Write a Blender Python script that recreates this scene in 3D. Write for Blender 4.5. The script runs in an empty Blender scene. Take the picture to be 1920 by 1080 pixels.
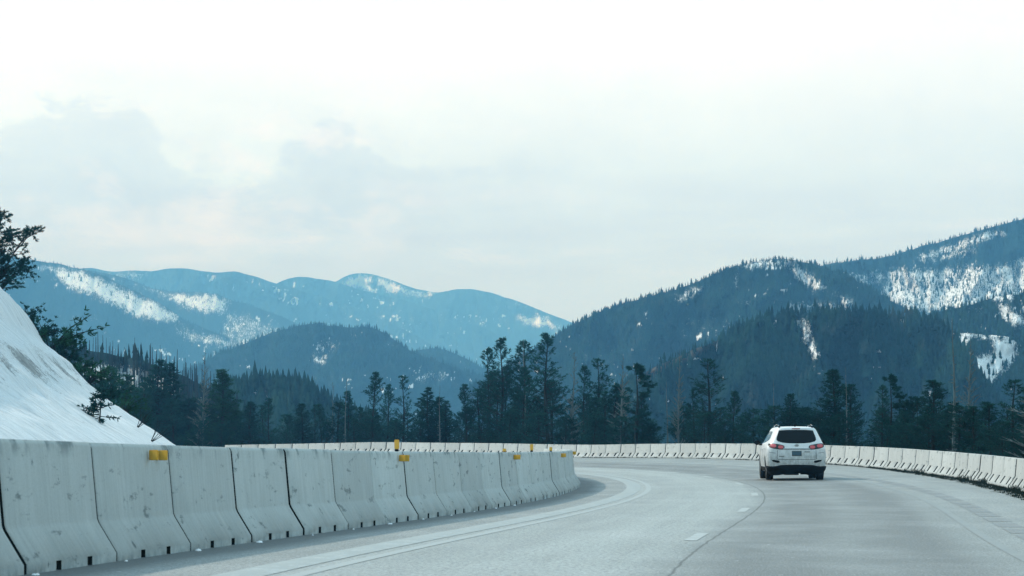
import bpy, bmesh, math, random
import numpy as np
from mathutils import Vector, Matrix
from mathutils.bvhtree import BVHTree

sc = bpy.context.scene
COL = sc.collection
R = math.radians

# ------------------------------------------------------------------ camera
F, CX, HY, CAMZ = 4896.2, 960.0, 836.5, 0.98      # focal length / horizon in photo pixels, eye height
cd = bpy.data.cameras.new("camera")
cam = bpy.data.objects.new("camera", cd)
COL.objects.link(cam)
cam.location = (0, 0, CAMZ)
cam.rotation_euler = (R(90), 0, 0)
cd.sensor_width = 36.0
cd.lens = F / 1920 * 36
cd.shift_y = (HY - 540) / 1920
cd.clip_start = 0.1
cd.clip_end = 40000
cd.dof.use_dof = True
cd.dof.focus_distance = 110
cd.dof.aperture_fstop = 9.0
sc.camera = cam

# ------------------------------------------------------------------ light
SUN_EL, SUN_AZ = 40.0, -52.0                      # azimuth measured from the view direction, left is negative
world = bpy.data.worlds.new("World")
sc.world = world
world.use_nodes = True
def build_world():
    nt = world.node_tree
    N, L = nt.nodes, nt.links
    N.clear()
    out = N.new("ShaderNodeOutputWorld")
    bg = N.new("ShaderNodeBackground")
    bg.inputs["Strength"].default_value = 0.1
    L.new(bg.outputs[0], out.inputs[0])
    sky = N.new("ShaderNodeTexSky")
    sky.sky_type = 'NISHITA'
    sky.sun_disc = False
    sky.sun_elevation = R(SUN_EL)
    sky.sun_rotation = R(SUN_AZ)
    sky.altitude = 900
    sky.air_density = 1.0
    sky.dust_density = 0.6
    tc = N.new("ShaderNodeTexCoord")
    sep = N.new("ShaderNodeSeparateXYZ")
    L.new(tc.outputs["Generated"], sep.inputs[0])
    def math_(op, a, b=None, clamp=False):
        n = N.new("ShaderNodeMath"); n.operation = op; n.use_clamp = clamp
        for i, v in enumerate((a, b)):
            if v is None: continue
            if isinstance(v, (int, float)): n.inputs[i].default_value = v
            else: L.new(v, n.inputs[i])
        return n.outputs[0]
    az = math_('ARCTAN2', sep.outputs[0], sep.outputs[1])
    el = math_('ARCSINE', sep.outputs[2])
    comb = N.new("ShaderNodeCombineXYZ")
    L.new(math_('MULTIPLY', az, 1.0), comb.inputs[0])
    L.new(math_('MULTIPLY', el, 1.7), comb.inputs[1])
    def noise(scale, detail, rough, off=0.0):
        m = N.new("ShaderNodeMapping"); m.inputs["Location"].default_value = (off, off * .7, off)
        L.new(comb.outputs[0], m.inputs[0])
        n = N.new("ShaderNodeTexNoise")
        n.inputs["Scale"].default_value = scale
        n.inputs["Detail"].default_value = detail
        n.inputs["Roughness"].default_value = rough
        L.new(m.outputs[0], n.inputs["Vector"])
        return n.outputs["Fac"]
    def ramp(v, pts):
        r = N.new("ShaderNodeValToRGB")
        e = r.color_ramp.elements
        while len(e) < len(pts): e.new(0.5)
        for i, (p, c) in enumerate(pts):
            e[i].position = p
            e[i].color = (c, c, c, 1) if isinstance(c, (int, float)) else (*c, 1)
        L.new(v, r.inputs[0])
        return r.outputs[0]
    def mix(f, a, b):
        m = N.new("ShaderNodeMix"); m.data_type = 'RGBA'
        if isinstance(f, (int, float)): m.inputs[0].default_value = f
        else: L.new(f, m.inputs[0])
        for i, v in ((6, a), (7, b)):
            if isinstance(v, tuple): m.inputs[i].default_value = (*v, 1)
            else: L.new(v, m.inputs[i])
        return m.outputs[2]
    # bright veil of high cloud in front, thinning to blue overhead and behind
    elf = math_('MULTIPLY', el, 1 / 0.6, True)
    veil = ramp(elf, [(0.0, .95), (0.35, .95), (0.7, .90), (1.0, .86)])
    wisps = ramp(noise(2.2, 6, .6, 3.1), [(.35, .92), (.62, 1.0)])
    veil = math_('MULTIPLY', veil, wisps, True)
    # brightness of the veil by elevation: pale grey at the horizon, burnt out above
    e2 = math_('MULTIPLY', el, 1 / 0.25, True)
    bright = ramp(e2, [(0.0, (5.9, 8.3, 11.8)), (0.25, (6.5, 9.1, 12.0)), (0.42, (7.8, 10.3, 12.0)), (0.62, (9.7, 11.0, 11.9)), (1.0, (6.0, 9.6, 12.0))])
    col = mix(veil, sky.outputs[0], bright)
    # layered cumulus: everything below a lumpy cloud top is a little greyer than the veil above it
    azr = math_('ADD', math_('MULTIPLY', az, 2.0), .5, True)
    top = ramp(azr, [(0.0, .50), (.10, .54), (.17, .645), (.215, .63), (.27, .50), (.31, .52), (.355, .60), (.385, .585), (.42, .52), (.5, .55), (.65, .50), (.85, .62), (1.0, .6)])
    big = math_('SUBTRACT', noise(13.0, 3, .5, 2.4), .5)
    fine = math_('SUBTRACT', noise(46.0, 12, .66, 5.2), .5)
    dens = math_('ADD', math_('SUBTRACT', top, math_('MULTIPLY', el, 5.0)), math_('ADD', math_('MULTIPLY', big, .16), math_('MULTIPLY', fine, .32)))
    soft = ramp(azr, [(0.0, 1.0), (.42, 1.0), (.55, .0)])
    hard = ramp(math_('ADD', dens, .5, True), [(.492, 0.0), (.515, .6), (.66, 1.0)])
    wide = ramp(math_('ADD', dens, .5, True), [(.25, 0.0), (.80, 1.0)])
    cm = math_('ADD', math_('MULTIPLY', hard, soft), math_('MULTIPLY', wide, math_('SUBTRACT', 1.0, soft)))
    cm = math_('MULTIPLY', cm, .92)
    body = ramp(e2, [(0.0, (5.7, 8.0, 11.9)), (0.22, (5.7, 8.0, 11.5)), (0.36, (5.6, 7.7, 10.2)), (0.5, (6.0, 7.9, 9.7)), (.8, (7.6, 9.2, 10.8))])
    col = mix(cm, col, body)
    band = ramp(noise(12.0, 10, .64, 8.3), [(.40, .0), (.66, .75)])
    low = ramp(e2, [(0.0, .2), (.2, .8), (.42, 1.0), (.6, .0)])
    col = mix(math_('MULTIPLY', math_('MULTIPLY', band, low), math_('ADD', math_('MULTIPLY', soft, .7), .2)), col, (5.1, 6.6, 8.4))
    comb2 = N.new("ShaderNodeCombineXYZ")
    L.new(az, comb2.inputs[0]); L.new(math_('MULTIPLY', el, 6.5), comb2.inputs[1])
    sn = N.new("ShaderNodeTexNoise"); sn.inputs["Scale"].default_value = 9.0; sn.inputs["Detail"].default_value = 9; sn.inputs["Roughness"].default_value = .6
    L.new(comb2.outputs[0], sn.inputs["Vector"])
    s1 = ramp(sn.outputs["Fac"], [(.40, .0), (.62, .8)])
    mid = ramp(e2, [(0.0, .0), (.12, .5), (.30, 1.0), (.46, .0)])
    col = mix(math_('MULTIPLY', math_('MULTIPLY', s1, mid), .8), col, (4.9, 6.4, 8.9))
    s2 = ramp(sn.outputs["Fac"], [(.30, .8), (.44, .0)])
    col = mix(math_('MULTIPLY', math_('MULTIPLY', s2, mid), .8), col, (7.6, 8.8, 11.8))
    puff = ramp(noise(19.0, 10, .65, 12.1), [(.50, .0), (.66, .9)])
    hi_ = ramp(e2, [(.25, .0), (.42, 1.0), (.56, .6), (.66, .0)])
    col = mix(math_('MULTIPLY', math_('MULTIPLY', puff, hi_), soft), col, (9.0, 10.2, 11.8))
    L.new(col, bg.inputs[0])
build_world()

sd = bpy.data.lights.new("sun", 'SUN')
sd.energy = 2.9
sd.angle = R(2.0)
sd.color = (1.0, 0.965, 0.9)
sun = bpy.data.objects.new("sun", sd)
COL.objects.link(sun)
sdir = Vector((math.sin(R(SUN_AZ)) * math.cos(R(SUN_EL)), math.cos(R(SUN_AZ)) * math.cos(R(SUN_EL)), math.sin(R(SUN_EL))))
sun.rotation_euler = sdir.to_track_quat('Z', 'Y').to_euler()
sun.location = (-40, 30, 60)

vs = sc.view_settings
vs.view_transform = 'Standard'
vs.look = 'None'
vs.exposure = 0.3
vs.gamma = 1.0
sc.render.engine = 'CYCLES'
sc.cycles.use_denoising = True
sc.cycles.max_bounces = 6
sc.cycles.diffuse_bounces = 2
sc.cycles.transparent_max_bounces = 8
sc.cycles.volume_bounces = 0

# ------------------------------------------------------------------ helpers
rng = np.random.default_rng(7)
random.seed(7)

def hash2(ix, iy, seed):
    h = (ix.astype(np.int64) * 374761393 + iy.astype(np.int64) * 668265263 + seed * 982451653) & 0x7fffffff
    h = ((h ^ (h >> 13)) * 1274126177) & 0x7fffffff
    h = h ^ (h >> 16)
    return (h & 0xffff) / 65535.0
def vnoise(x, y, seed=0):
    x, y = np.broadcast_arrays(np.asarray(x, float), np.asarray(y, float))
    ix, iy = np.floor(x), np.floor(y)
    fx, fy = x - ix, y - iy
    fx = fx * fx * (3 - 2 * fx); fy = fy * fy * (3 - 2 * fy)
    a = hash2(ix, iy, seed); b = hash2(ix + 1, iy, seed)
    c = hash2(ix, iy + 1, seed); d = hash2(ix + 1, iy + 1, seed)
    return (a * (1 - fx) + b * fx) * (1 - fy) + (c * (1 - fx) + d * fx) * fy
def fbm(x, y, seed=0, oct=4, gain=.5):
    s, a, t = 0, 1, 0
    for o in range(oct):
        s = s + a * vnoise(np.asarray(x) * 2 ** o, np.asarray(y) * 2 ** o, seed + o * 17)
        t += a; a *= gain
    return s / t

def mesh_from(name, V, faces):
    """V (n,3); faces a list of (m,k) index arrays"""
    me = bpy.data.meshes.new(name)
    V = np.asarray(V, np.float32).reshape(-1, 3)
    faces = [np.asarray(f, np.int32) for f in faces if len(f)]
    loops = np.concatenate([f.ravel() for f in faces])
    sizes = np.concatenate([np.full(len(f), f.shape[1], np.int32) for f in faces])
    me.vertices.add(len(V)); me.vertices.foreach_set("co", V.ravel())
    me.loops.add(len(loops)); me.loops.foreach_set("vertex_index", loops)
    me.polygons.add(len(sizes))
    me.polygons.foreach_set("loop_start", np.concatenate([[0], np.cumsum(sizes)[:-1]]).astype(np.int32))
    me.polygons.foreach_set("loop_total", sizes)
    me.update(calc_edges=True)
    me.validate()
    return me
def smooth(me, flag=True):
    me.polygons.foreach_set("use_smooth", np.full(len(me.polygons), flag))
    me.update()
def fattr(me, name, vals):
    a = me.attributes.new(name, 'FLOAT', 'POINT')
    a.data.foreach_set("value", np.asarray(vals, np.float32).ravel())
def grid_faces(nr, nc):
    i = np.arange(nr - 1)[:, None] * nc + np.arange(nc - 1)[None, :]
    return np.stack([i, i + 1, i + nc + 1, i + nc], -1).reshape(-1, 4)
def obj(name, me, mat=None, parent=None, **props):
    o = bpy.data.objects.new(name, me)
    COL.objects.link(o)
    if mat is not None and me is not None and len(me.materials) == 0:
        for m in (mat if isinstance(mat, (list, tuple)) else [mat]): me.materials.append(m)
    if parent is not None: o.parent = parent
    for k, v in props.items(): o[k] = v
    return o
def struct(name, me, mat): return obj(name, me, mat, kind="structure")
def empty(name, loc=(0, 0, 0), rz=0, label=None, category=None, group=None):
    o = bpy.data.objects.new(name, None)
    COL.objects.link(o)
    o.empty_display_size = .3
    o.location = loc; o.rotation_euler = (0, 0, rz)
    if label: o["label"] = label
    if category: o["category"] = category
    if group: o["group"] = group
    return o
def ordinal(n):
    return ["first", "second", "third", "fourth", "fifth", "sixth", "seventh", "eighth", "ninth", "tenth", "eleventh", "twelfth",
            "thirteenth", "fourteenth", "fifteenth", "sixteenth", "seventeenth", "eighteenth", "nineteenth", "twentieth",
            "twenty-first", "twenty-second", "twenty-third", "twenty-fourth", "twenty-fifth", "twenty-sixth", "twenty-seventh",
            "twenty-eighth", "twenty-ninth", "thirtieth", "thirty-first", "thirty-second", "thirty-third", "thirty-fourth",
            "thirty-fifth", "thirty-sixth", "thirty-seventh", "thirty-eighth", "thirty-ninth", "fortieth", "forty-first", "forty-second", "forty-third", "forty-fourth", "forty-fifth"][n - 1]

class Nodes:
    def __init__(self, name):
        self.m = bpy.data.materials.new(name)
        self.m.use_nodes = True
        self.nt = self.m.node_tree
        self.N, self.L = self.nt.nodes, self.nt.links
        self.b = self.N["Principled BSDF"]
        self.out = self.N["Material Output"]
    def new(self, t, **kw):
        n = self.N.new(t)
        for k, v in kw.items(): setattr(n, k, v)
        return n
    def put(self, sock, v):
        if isinstance(v, (int, float)): sock.default_value = v
        elif isinstance(v, tuple): sock.default_value = (*v, 1) if len(v) == 3 and len(sock.default_value) == 4 else v
        else: self.L.new(v, sock)
    def math(self, op, a, b=None, clamp=False):
        n = self.new("ShaderNodeMath", operation=op, use_clamp=clamp)
        self.put(n.inputs[0], a)
        if b is not None: self.put(n.inputs[1], b)
        return n.outputs[0]
    def coord(self, kind="Object", scale=(1, 1, 1), attr=None):
        if attr: o = self.new("ShaderNodeAttribute", attribute_name=attr).outputs["Vector"]
        elif kind == "UV": o = self.new("ShaderNodeUVMap").outputs[0]
        else: o = self.new("ShaderNodeTexCoord").outputs[kind]
        m = self.new("ShaderNodeMapping")
        m.inputs["Scale"].default_value = scale
        self.L.new(o, m.inputs[0])
        return m.outputs[0]
    def noise(self, vec, scale, detail=4, rough=.55):
        n = self.new("ShaderNodeTexNoise")
        n.inputs["Scale"].default_value = scale
        n.inputs["Detail"].default_value = detail
        n.inputs["Roughness"].default_value = rough
        if vec is not None: self.L.new(vec, n.inputs["Vector"])
        return n.outputs["Fac"]
    def ramp(self, v, pts, interp='LINEAR'):
        r = self.new("ShaderNodeValToRGB")
        r.color_ramp.interpolation = interp
        e = r.color_ramp.elements
        while len(e) < len(pts): e.new(0.5)
        for i, (p, c) in enumerate(pts):
            e[i].position = p
            e[i].color = (c, c, c, 1) if isinstance(c, (int, float)) else (*c, 1)
        self.L.new(v, r.inputs[0])
        return r.outputs[0]
    def mix(self, f, a, b, mode='MIX'):
        m = self.new("ShaderNodeMix", data_type='RGBA', blend_type=mode)
        self.put(m.inputs[0], f); self.put(m.inputs[6], a); self.put(m.inputs[7], b)
        return m.outputs[2]
    def attr(self, name): return self.new("ShaderNodeAttribute", attribute_name=name).outputs["Fac"]
    def bump(self, h, strength=.3, dist=.02):
        b = self.new("ShaderNodeBump")
        b.inputs["Strength"].default_value = strength
        b.inputs["Distance"].default_value = dist
        self.L.new(h, b.inputs["Height"])
        self.L.new(b.outputs[0], self.b.inputs["Normal"])
    def set(self, color=None, rough=None, metal=None, spec=None):
        if color is not None: self.put(self.b.inputs["Base Color"], color)
        if rough is not None: self.put(self.b.inputs["Roughness"], rough)
        if metal is not None: self.put(self.b.inputs["Metallic"], metal)
        if spec is not None: self.put(self.b.inputs["Specular IOR Level"], spec)
        return self.m
def flat(name, col, rough=.6, metal=0, spec=.5):
    n = Nodes(name)
    v = n.noise(n.coord("Object"), 6, 3)
    c = n.mix(n.ramp(v, [(.3, 0.0), (.7, 1.0)]), tuple(x * .88 for x in col), tuple(min(1, x * 1.08) for x in col))
    return n.set(c, rough, metal, spec)

# ------------------------------------------------------------------ the road: one curve, everything hangs on (s, d)
# s = metres along the dashed lane line, d = metres to its right
Q = [0.35552, 0.02436, 0.76961, -1.67951, 0.97519, -0.19778]
S0, S1 = -60.0, 330.0
SS = np.arange(S0, S1 + .01, 0.5)
def heading(s):
    sc_ = np.clip(s, 0, 215) / 100
    th = Q[1] + Q[2] * sc_ + Q[3] * sc_ ** 2 + Q[4] * sc_ ** 3 + Q[5] * sc_ ** 4
    return th - np.clip(s - 215, 0, None) * .004
TH = heading(SS)
_i0 = int(round((0 - S0) / .5))
_dx, _dy = np.sin(TH) * .5, np.cos(TH) * .5
RX = np.concatenate([[0], np.cumsum(_dx[:-1])]); RY = np.concatenate([[0], np.cumsum(_dy[:-1])])
RX += Q[0] - RX[_i0]; RY += 10.0 - RY[_i0]
DIN = 4.805
def dout(s):
    t = np.clip(s, -60, 225) / 100
    return np.clip(5.50748 + 1.41018 * t + .87226 * t * t, 5.4, 13)
def gh(X, Y):
    Y = np.clip(Y, -5, 165)
    return -6.13361e-3 * Y + 3.71009e-5 * Y * Y - 3.03433e-2 * X + 5.65051e-4 * X * Y
def ref_xy(s, d):
    th = np.interp(s, SS, TH)
    return np.interp(s, SS, RX) + d * np.cos(th), np.interp(s, SS, RY) - d * np.sin(th)
_xo, _yo = ref_xy(SS, dout(SS))
ZO = np.where(SS < 148, gh(_xo, _yo), 0)
_far = np.interp(SS, [148, 156, 170, 183, 193, 202, 210, 230, 260, 330], [gh(*ref_xy(148, dout(148))), .29, .39, .44, .50, .43, .36, .2, 0, -.4])
ZO = np.where(SS < 148, ZO, _far)
_k = np.exp(-np.linspace(-2, 2, 25) ** 2); _k /= _k.sum()
ZO = np.convolve(np.pad(ZO, 12, 'edge'), _k, 'valid')
_b = np.clip((SS - 120) / 30, 0, 1)
ZR = gh(RX, RY) * (1 - _b) + (ZO - .28) * _b
_xi, _yi = ref_xy(SS, -DIN)
ZI = gh(_xi, _yi) * (1 - _b) + (ZO - .62) * _b
def road_z(s, d):
    zo, zr, zi = np.interp(s, SS, ZO), np.interp(s, SS, ZR), np.interp(s, SS, ZI)
    do = dout(s)
    return np.where(d >= 0, zr + (zo - zr) * np.minimum(d, do + 1.2) / do, zr + (zi - zr) * np.minimum(-d, DIN + .6) / DIN)
def road(s, d, lift=0.0):
    s, d = np.broadcast_arrays(np.asarray(s, float), np.asarray(d, float))
    x, y = ref_xy(s, d)
    return np.stack([x, y, road_z(s, d) + lift], -1)
def to_sd(X, Y):
    X = np.asarray(X, float).ravel(); Y = np.asarray(Y, float).ravel()
    s = np.empty_like(X); d = np.empty_like(X)
    for a in range(0, len(X), 4000):
        b = slice(a, a + 4000)
        D2 = (X[b, None] - RX[None, ::4]) ** 2 + (Y[b, None] - RY[None, ::4]) ** 2
        i = np.argmin(D2, 1) * 4
        th = TH[i]
        dx, dy = X[b] - RX[i], Y[b] - RY[i]
        d[b] = dx * np.cos(th) - dy * np.sin(th)
        s[b] = SS[i] + dx * np.sin(th) + dy * np.cos(th)
    return s, d
def px_of(x, y, z): return CX + F * x / y, HY - F * (z - CAMZ) / y

# silhouette-derived profile of the snowy cut slope on the left
SIL = np.array([(-400, 400), (-150, 486), (-60, 525), (0, 551), (30, 566), (50, 585), (68, 612), (85, 640), (110, 662), (135, 680), (150, 700),
                (175, 722), (215, 757), (270, 795), (322, 831), (335, 840)], float)
_ds = np.arange(-60, -10, .25)
_sg = np.arange(30, 215, 1.0)
_prof = []
for d_ in _ds:
    x_, y_ = ref_xy(_sg, d_)
    p_ = CX + F * x_ / y_
    k_ = int(np.argmax(np.where(y_ > 25, p_, -1e9)))
    pm, ym = p_[k_], y_[k_]
    _prof.append((pm, ym, CAMZ + (HY - np.interp(pm, SIL[:, 0], SIL[:, 1])) * ym / F))
_prof = np.array(_prof)
FOOT_D = float(np.interp(330, _prof[:, 0], _ds))
def slope_h(d):                                     # height above sea of the cut slope at offset d (negative, left)
    z = np.interp(d, _ds, _prof[:, 2])
    return z
# ------------------------------------------------------------------ materials
def concrete(name, base, dark, seam):
    n = Nodes(name)
    oi = n.new("ShaderNodeObjectInfo").outputs["Random"]
    v = n.coord("Object")
    off = n.new("ShaderNodeVectorMath", operation='ADD')
    n.L.new(v, off.inputs[0])
    cx = n.new("ShaderNodeCombineXYZ"); n.L.new(n.math('MULTIPLY', oi, 91.0), cx.inputs[1]); n.L.new(n.math('MULTIPLY', oi, 37.0), cx.inputs[2])
    n.L.new(cx.outputs[0], off.inputs[1])
    vec = off.outputs[0]
    def mp(s):
        m = n.new("ShaderNodeMapping"); m.inputs["Scale"].default_value = s
        n.L.new(vec, m.inputs[0]); return m.outputs[0]
    big = n.noise(mp((1, 1, 1)), 1.3, 5, .6)
    streak = n.noise(mp((1, 9, .7)), 1.6, 5, .6)
    scuff = n.noise(mp((1, 1.3, 5)), 1.3, 8, .68)
    spot = n.noise(mp((1, 1, 1)), 4.5, 6, .62)
    fine = n.noise(mp((1, 1, 1)), 60, 3, .6)
    c = n.mix(n.ramp(big, [(.3, 0.0), (.72, 1.0)]), tuple(x * .86 for x in base), base)
    c = n.mix(n.ramp(streak, [(.42, 0.0), (.72, .5)]), c, tuple(x * .66 for x in base))
    c = n.mix(n.ramp(scuff, [(.585, 0.0), (.66, .65)]), c, dark)
    c = n.mix(n.ramp(spot, [(.665, 0.0), (.72, .75)]), c, dark)
    c = n.mix(n.ramp(fine, [(.3, .16), (.6, 0.0)]), c, dark)
    tint = n.math('ADD', n.math('MULTIPLY', oi, .2), .9)
    cc = n.new("ShaderNodeCombineColor")
    for i in range(3): n.L.new(tint, cc.inputs[i])
    c = n.mix(1.0, c, cc.outputs[0], 'MULTIPLY')
    # grime on the upper rim and the foot
    sep = n.new("ShaderNodeSeparateXYZ"); n.L.new(v, sep.inputs[0])
    z = sep.outputs[2]
    rim = n.math('MULTIPLY', n.ramp(n.math('DIVIDE', z, seam), [(.86, 0.0), (.99, 1.0)]), n.ramp(n.noise(mp((1, 1.1, .8)), 1.9, 6, .65), [(.52, 0.0), (.62, .8)]))
    c = n.mix(rim, c, tuple(x * 1.4 for x in dark))
    foot = n.math('MULTIPLY', n.ramp(z, [(.0, 1.0), (.14, .0)]), n.ramp(spot, [(.35, .75), (.6, .15)]))
    c = n.mix(foot, c, tuple(x * 1.5 for x in dark))
    n.bump(n.math('ADD', fine, n.math('MULTIPLY', big, .8)), .25, .01)
    return n.set(c, .85, 0, .3)
M_BAR_L = concrete("concrete_grey", (.46, .50, .49), (.06, .085, .088), 1.09)
M_BAR_R = concrete("concrete_pale", (.44, .465, .455), (.08, .105, .105), .81)
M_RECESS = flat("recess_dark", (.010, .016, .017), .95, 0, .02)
M_YELLOW = flat("reflector_yellow", (.72, .40, .05), .35)
M_BLUE = flat("reflector_blue", (.03, .10, .42), .35)
M_BLACK = flat("black_plastic", (.006, .008, .009), .8, 0, .12)

def road_material():
    n = Nodes("asphalt")
    uv = n.new("ShaderNodeUVMap").outputs[0]
    sp = n.new("ShaderNodeSeparateXYZ"); n.L.new(uv, sp.inputs[0])
    d, s = sp.outputs[0], sp.outputs[1]
    def mp(sx, sy):
        m = n.new("ShaderNodeMapping"); m.inputs["Scale"].default_value = (sx, sy, 1); n.L.new(uv, m.inputs[0]); return m.outputs[0]
    wob = n.math('MULTIPLY', n.math('SUBTRACT', n.noise(mp(.4, .12), 1, 3), .5), .5)
    dd = n.math('DIVIDE', n.math('ADD', n.math('ADD', d, wob), 20.0), 40.0)
    def P(x): return (x + 20) / 40
    A = lambda v: (v * .91, v, v * .955)
    band = n.ramp(dd, [(P(-16), A(.30)), (P(-5.0), A(.22)), (P(-3.6), A(.25)), (P(-3.0), A(.39)), (P(-2.2), A(.35)), (P(-1.2), A(.43)), (P(-.2), A(.40)),
                       (P(.15), A(.25)), (P(.75), A(.115)), (P(1.35), A(.12)), (P(1.85), A(.19)), (P(2.35), A(.13)), (P(3.0), A(.115)),
                       (P(3.45), A(.26)), (P(3.9), A(.27)), (P(4.6), A(.315)), (P(5.6), A(.30)), (P(6.8), A(.26))])
    sharp = n.ramp(n.math('DIVIDE', n.math('ADD', d, 20.0), 40.0), [(P(.1), 1.0), (P(.16), 0.0)])
    c = n.mix(n.math('MULTIPLY', sharp, .0), band, band)
    long_ = n.noise(mp(2.2, .07), 1, 6, .6)
    patch = n.noise(mp(.5, .28), 1, 5, .6)
    cross = n.noise(mp(.12, 1.6), 1, 5, .6)
    grain = n.noise(mp(20, 9), 1, 4, .75)
    grain2 = n.noise(mp(45, 30), 1, 2, .7)
    c = n.mix(n.ramp(long_, [(.3, .42), (.7, 0.0)]), c, (.12, .13, .13))
    c = n.mix(n.ramp(patch, [(.45, 0.0), (.75, .42)]), c, (.46, .485, .48))
    c = n.mix(n.ramp(cross, [(.55, 0.0), (.75, .22)]), c, (.13, .14, .14))
    c = n.mix(n.ramp(grain, [(.36, .75), (.60, 0.0)]), c, (.07, .075, .075))
    c = n.mix(n.ramp(grain2, [(.48, 0.0), (.72, .5)]), c, (.55, .57, .56))
    tar = n.noise(mp(.9, .35), 1.7, 6, .7)
    c = n.mix(n.ramp(tar, [(.62, 0.0), (.72, .35)]), c, (.09, .10, .10))
    chip = n.noise(mp(9, 4), 1, 2, .5)
    c = n.mix(n.ramp(chip, [(.72, 0.0), (.78, .6)]), c, (.62, .65, .65))
    # longitudinal joint between the lanes and cracks
    jw = n.math('MULTIPLY', n.math('SUBTRACT', n.noise(mp(1, 1.1), 1, 4), .5), .07)
    j = n.math('ABSOLUTE', n.math('SUBTRACT', n.math('ADD', d, jw), .21))
    c = n.mix(n.ramp(j, [(.0, .75), (.008, .6), (.024, 0.0)]), c, (.03, .034, .034))
    # left barrier's shadow band along its foot, painted into the asphalt colour
    foot_shade = n.math('ABSOLUTE', n.math('ADD', n.math('ADD', d, n.math('MULTIPLY', wob, 1.3)), 4.62))
    c = n.mix(n.ramp(foot_shade, [(.15, .75), (.5, 0.0)]), c, (.045, .055, .058))
    n.bump(n.math('ADD', grain, n.math('MULTIPLY', grain2, .6)), .5, .012)
    return n.set(c, .62, 0, .35)
M_ROAD = road_material()

def worn_paint(name, col, lo, hi, alt):
    n = Nodes(name)
    v = n.noise(n.coord("Object", (1, 1, 1)), 3.5, 7, .7)
    g = n.noise(n.coord("Object", (1, 1, 1)), 22, 4, .7)
    f = n.ramp(n.math('ADD', n.math('MULTIPLY', v, .6), n.math('MULTIPLY', g, .4)), [(lo, 0.0), (hi, 1.0)])
    return n.set(n.mix(f, alt, col), .6, 0, .35)
M_PAINT = worn_paint("road_paint", (.46, .49, .485), .46, .66, (.30, .325, .32))
M_EDGE = worn_paint("edge_paint", (.28, .305, .30), .46, .74, (.198, .218, .216))
M_YEDGE = worn_paint("yellow_edge_paint", (.40, .41, .385), .54, .78, (.305, .335, .33))
M_RUMBLE_D = worn_paint("milled_asphalt", (.22, .235, .235), .30, .60, (.12, .13, .13))
M_RUMBLE_L = worn_paint("milled_ridge", (.42, .455, .45), .50, .70, (.285, .315, .31))

def snow_material():
    n = Nodes("snow")
    v = n.coord("Object")
    sd_ = n.coord("UV", (.14, 1.8, 1))
    st = n.noise(sd_, 1, 7, .62)
    sd2 = n.coord("UV", (.9, 2.5, 1))
    st2 = n.noise(sd2, 1, 6, .65)
    dirt = n.attr("dirt")
    c = n.mix(n.ramp(st2, [(.34, .6), (.58, 0.0)]), (.78, .81, .825), (.46, .50, .515))
    sp = n.noise(v, 9, 5, .7)
    c = n.mix(n.ramp(sp, [(.70, 0.0), (.76, .7)]), c, (.12, .12, .10))
    rock = n.mix(n.ramp(n.noise(v, 3, 7, .7), [(.35, 0.0), (.7, 1.0)]), (.13, .14, .14), (.36, .38, .38))
    dm = n.ramp(n.math('ADD', n.math('ADD', dirt, n.math('MULTIPLY', n.math('SUBTRACT', st2, .5), 1.8)), n.math('MULTIPLY', n.math('SUBTRACT', sp, .5), 2.2)), [(.50, 0.0), (.85, .9)])
    c = n.mix(dm, c, rock)
    gr = n.noise(v, 14, 5, .7)
    n.bump(n.math('ADD', n.math('ADD', n.math('MULTIPLY', st, 1.0), n.math('MULTIPLY', st2, .4)), n.math('MULTIPLY', gr, .10)), 1.0, .42)
    return n.set(c, .6, 0, .3)
M_SNOW = snow_material()
def earth_material():
    n = Nodes("earth")
    v = n.coord("Object")
    a = n.noise(v, .35, 6, .65)
    b = n.noise(v, .08, 4, .6)
    c = n.mix(n.ramp(a, [(.35, 0.0), (.65, 1.0)]), (.02, .027, .02), (.055, .055, .04))
    c = n.mix(n.ramp(b, [(.60, 0.0), (.66, .8)]), c, (.7, .73, .75))
    n.bump(a, .6, .3)
    return n.set(c, .9, 0, .2)
M_EARTH = earth_material()
def hill_material():
    n = Nodes("hillside")
    uv = n.coord("UV", (1, 1, 1))
    sn = n.attr("snow"); br = n.attr("brown"); fine = n.attr("finetrees")
    fl = n.noise(n.coord("UV", (.9, .35, 1)), 1, 5, .65)
    floor = n.mix(n.ramp(fl, [(.35, 0.0), (.65, 1.0)]), (.003, .016, .019), (.008, .030, .030))
    floor = n.mix(br, floor, (.11, .09, .07))
    sp = n.noise(n.coord("UV", (.55, .22, 1)), 1, 7, .8)
    sp2 = n.noise(n.coord("UV", (.09, .05, 1)), 1, 5, .65)
    thr = n.math('ADD', n.math('ADD', sn, n.math('MULTIPLY', n.math('SUBTRACT', sp, .5), 1.9)), n.math('MULTIPLY', n.math('SUBTRACT', sp2, .5), .7))
    f = n.ramp(thr, [(.42, 0.0), (.66, 1.0)])
    c = n.mix(f, floor, (.70, .74, .76))
    return n.set(c, .95, 0, .03)
M_HILL = hill_material()
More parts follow.
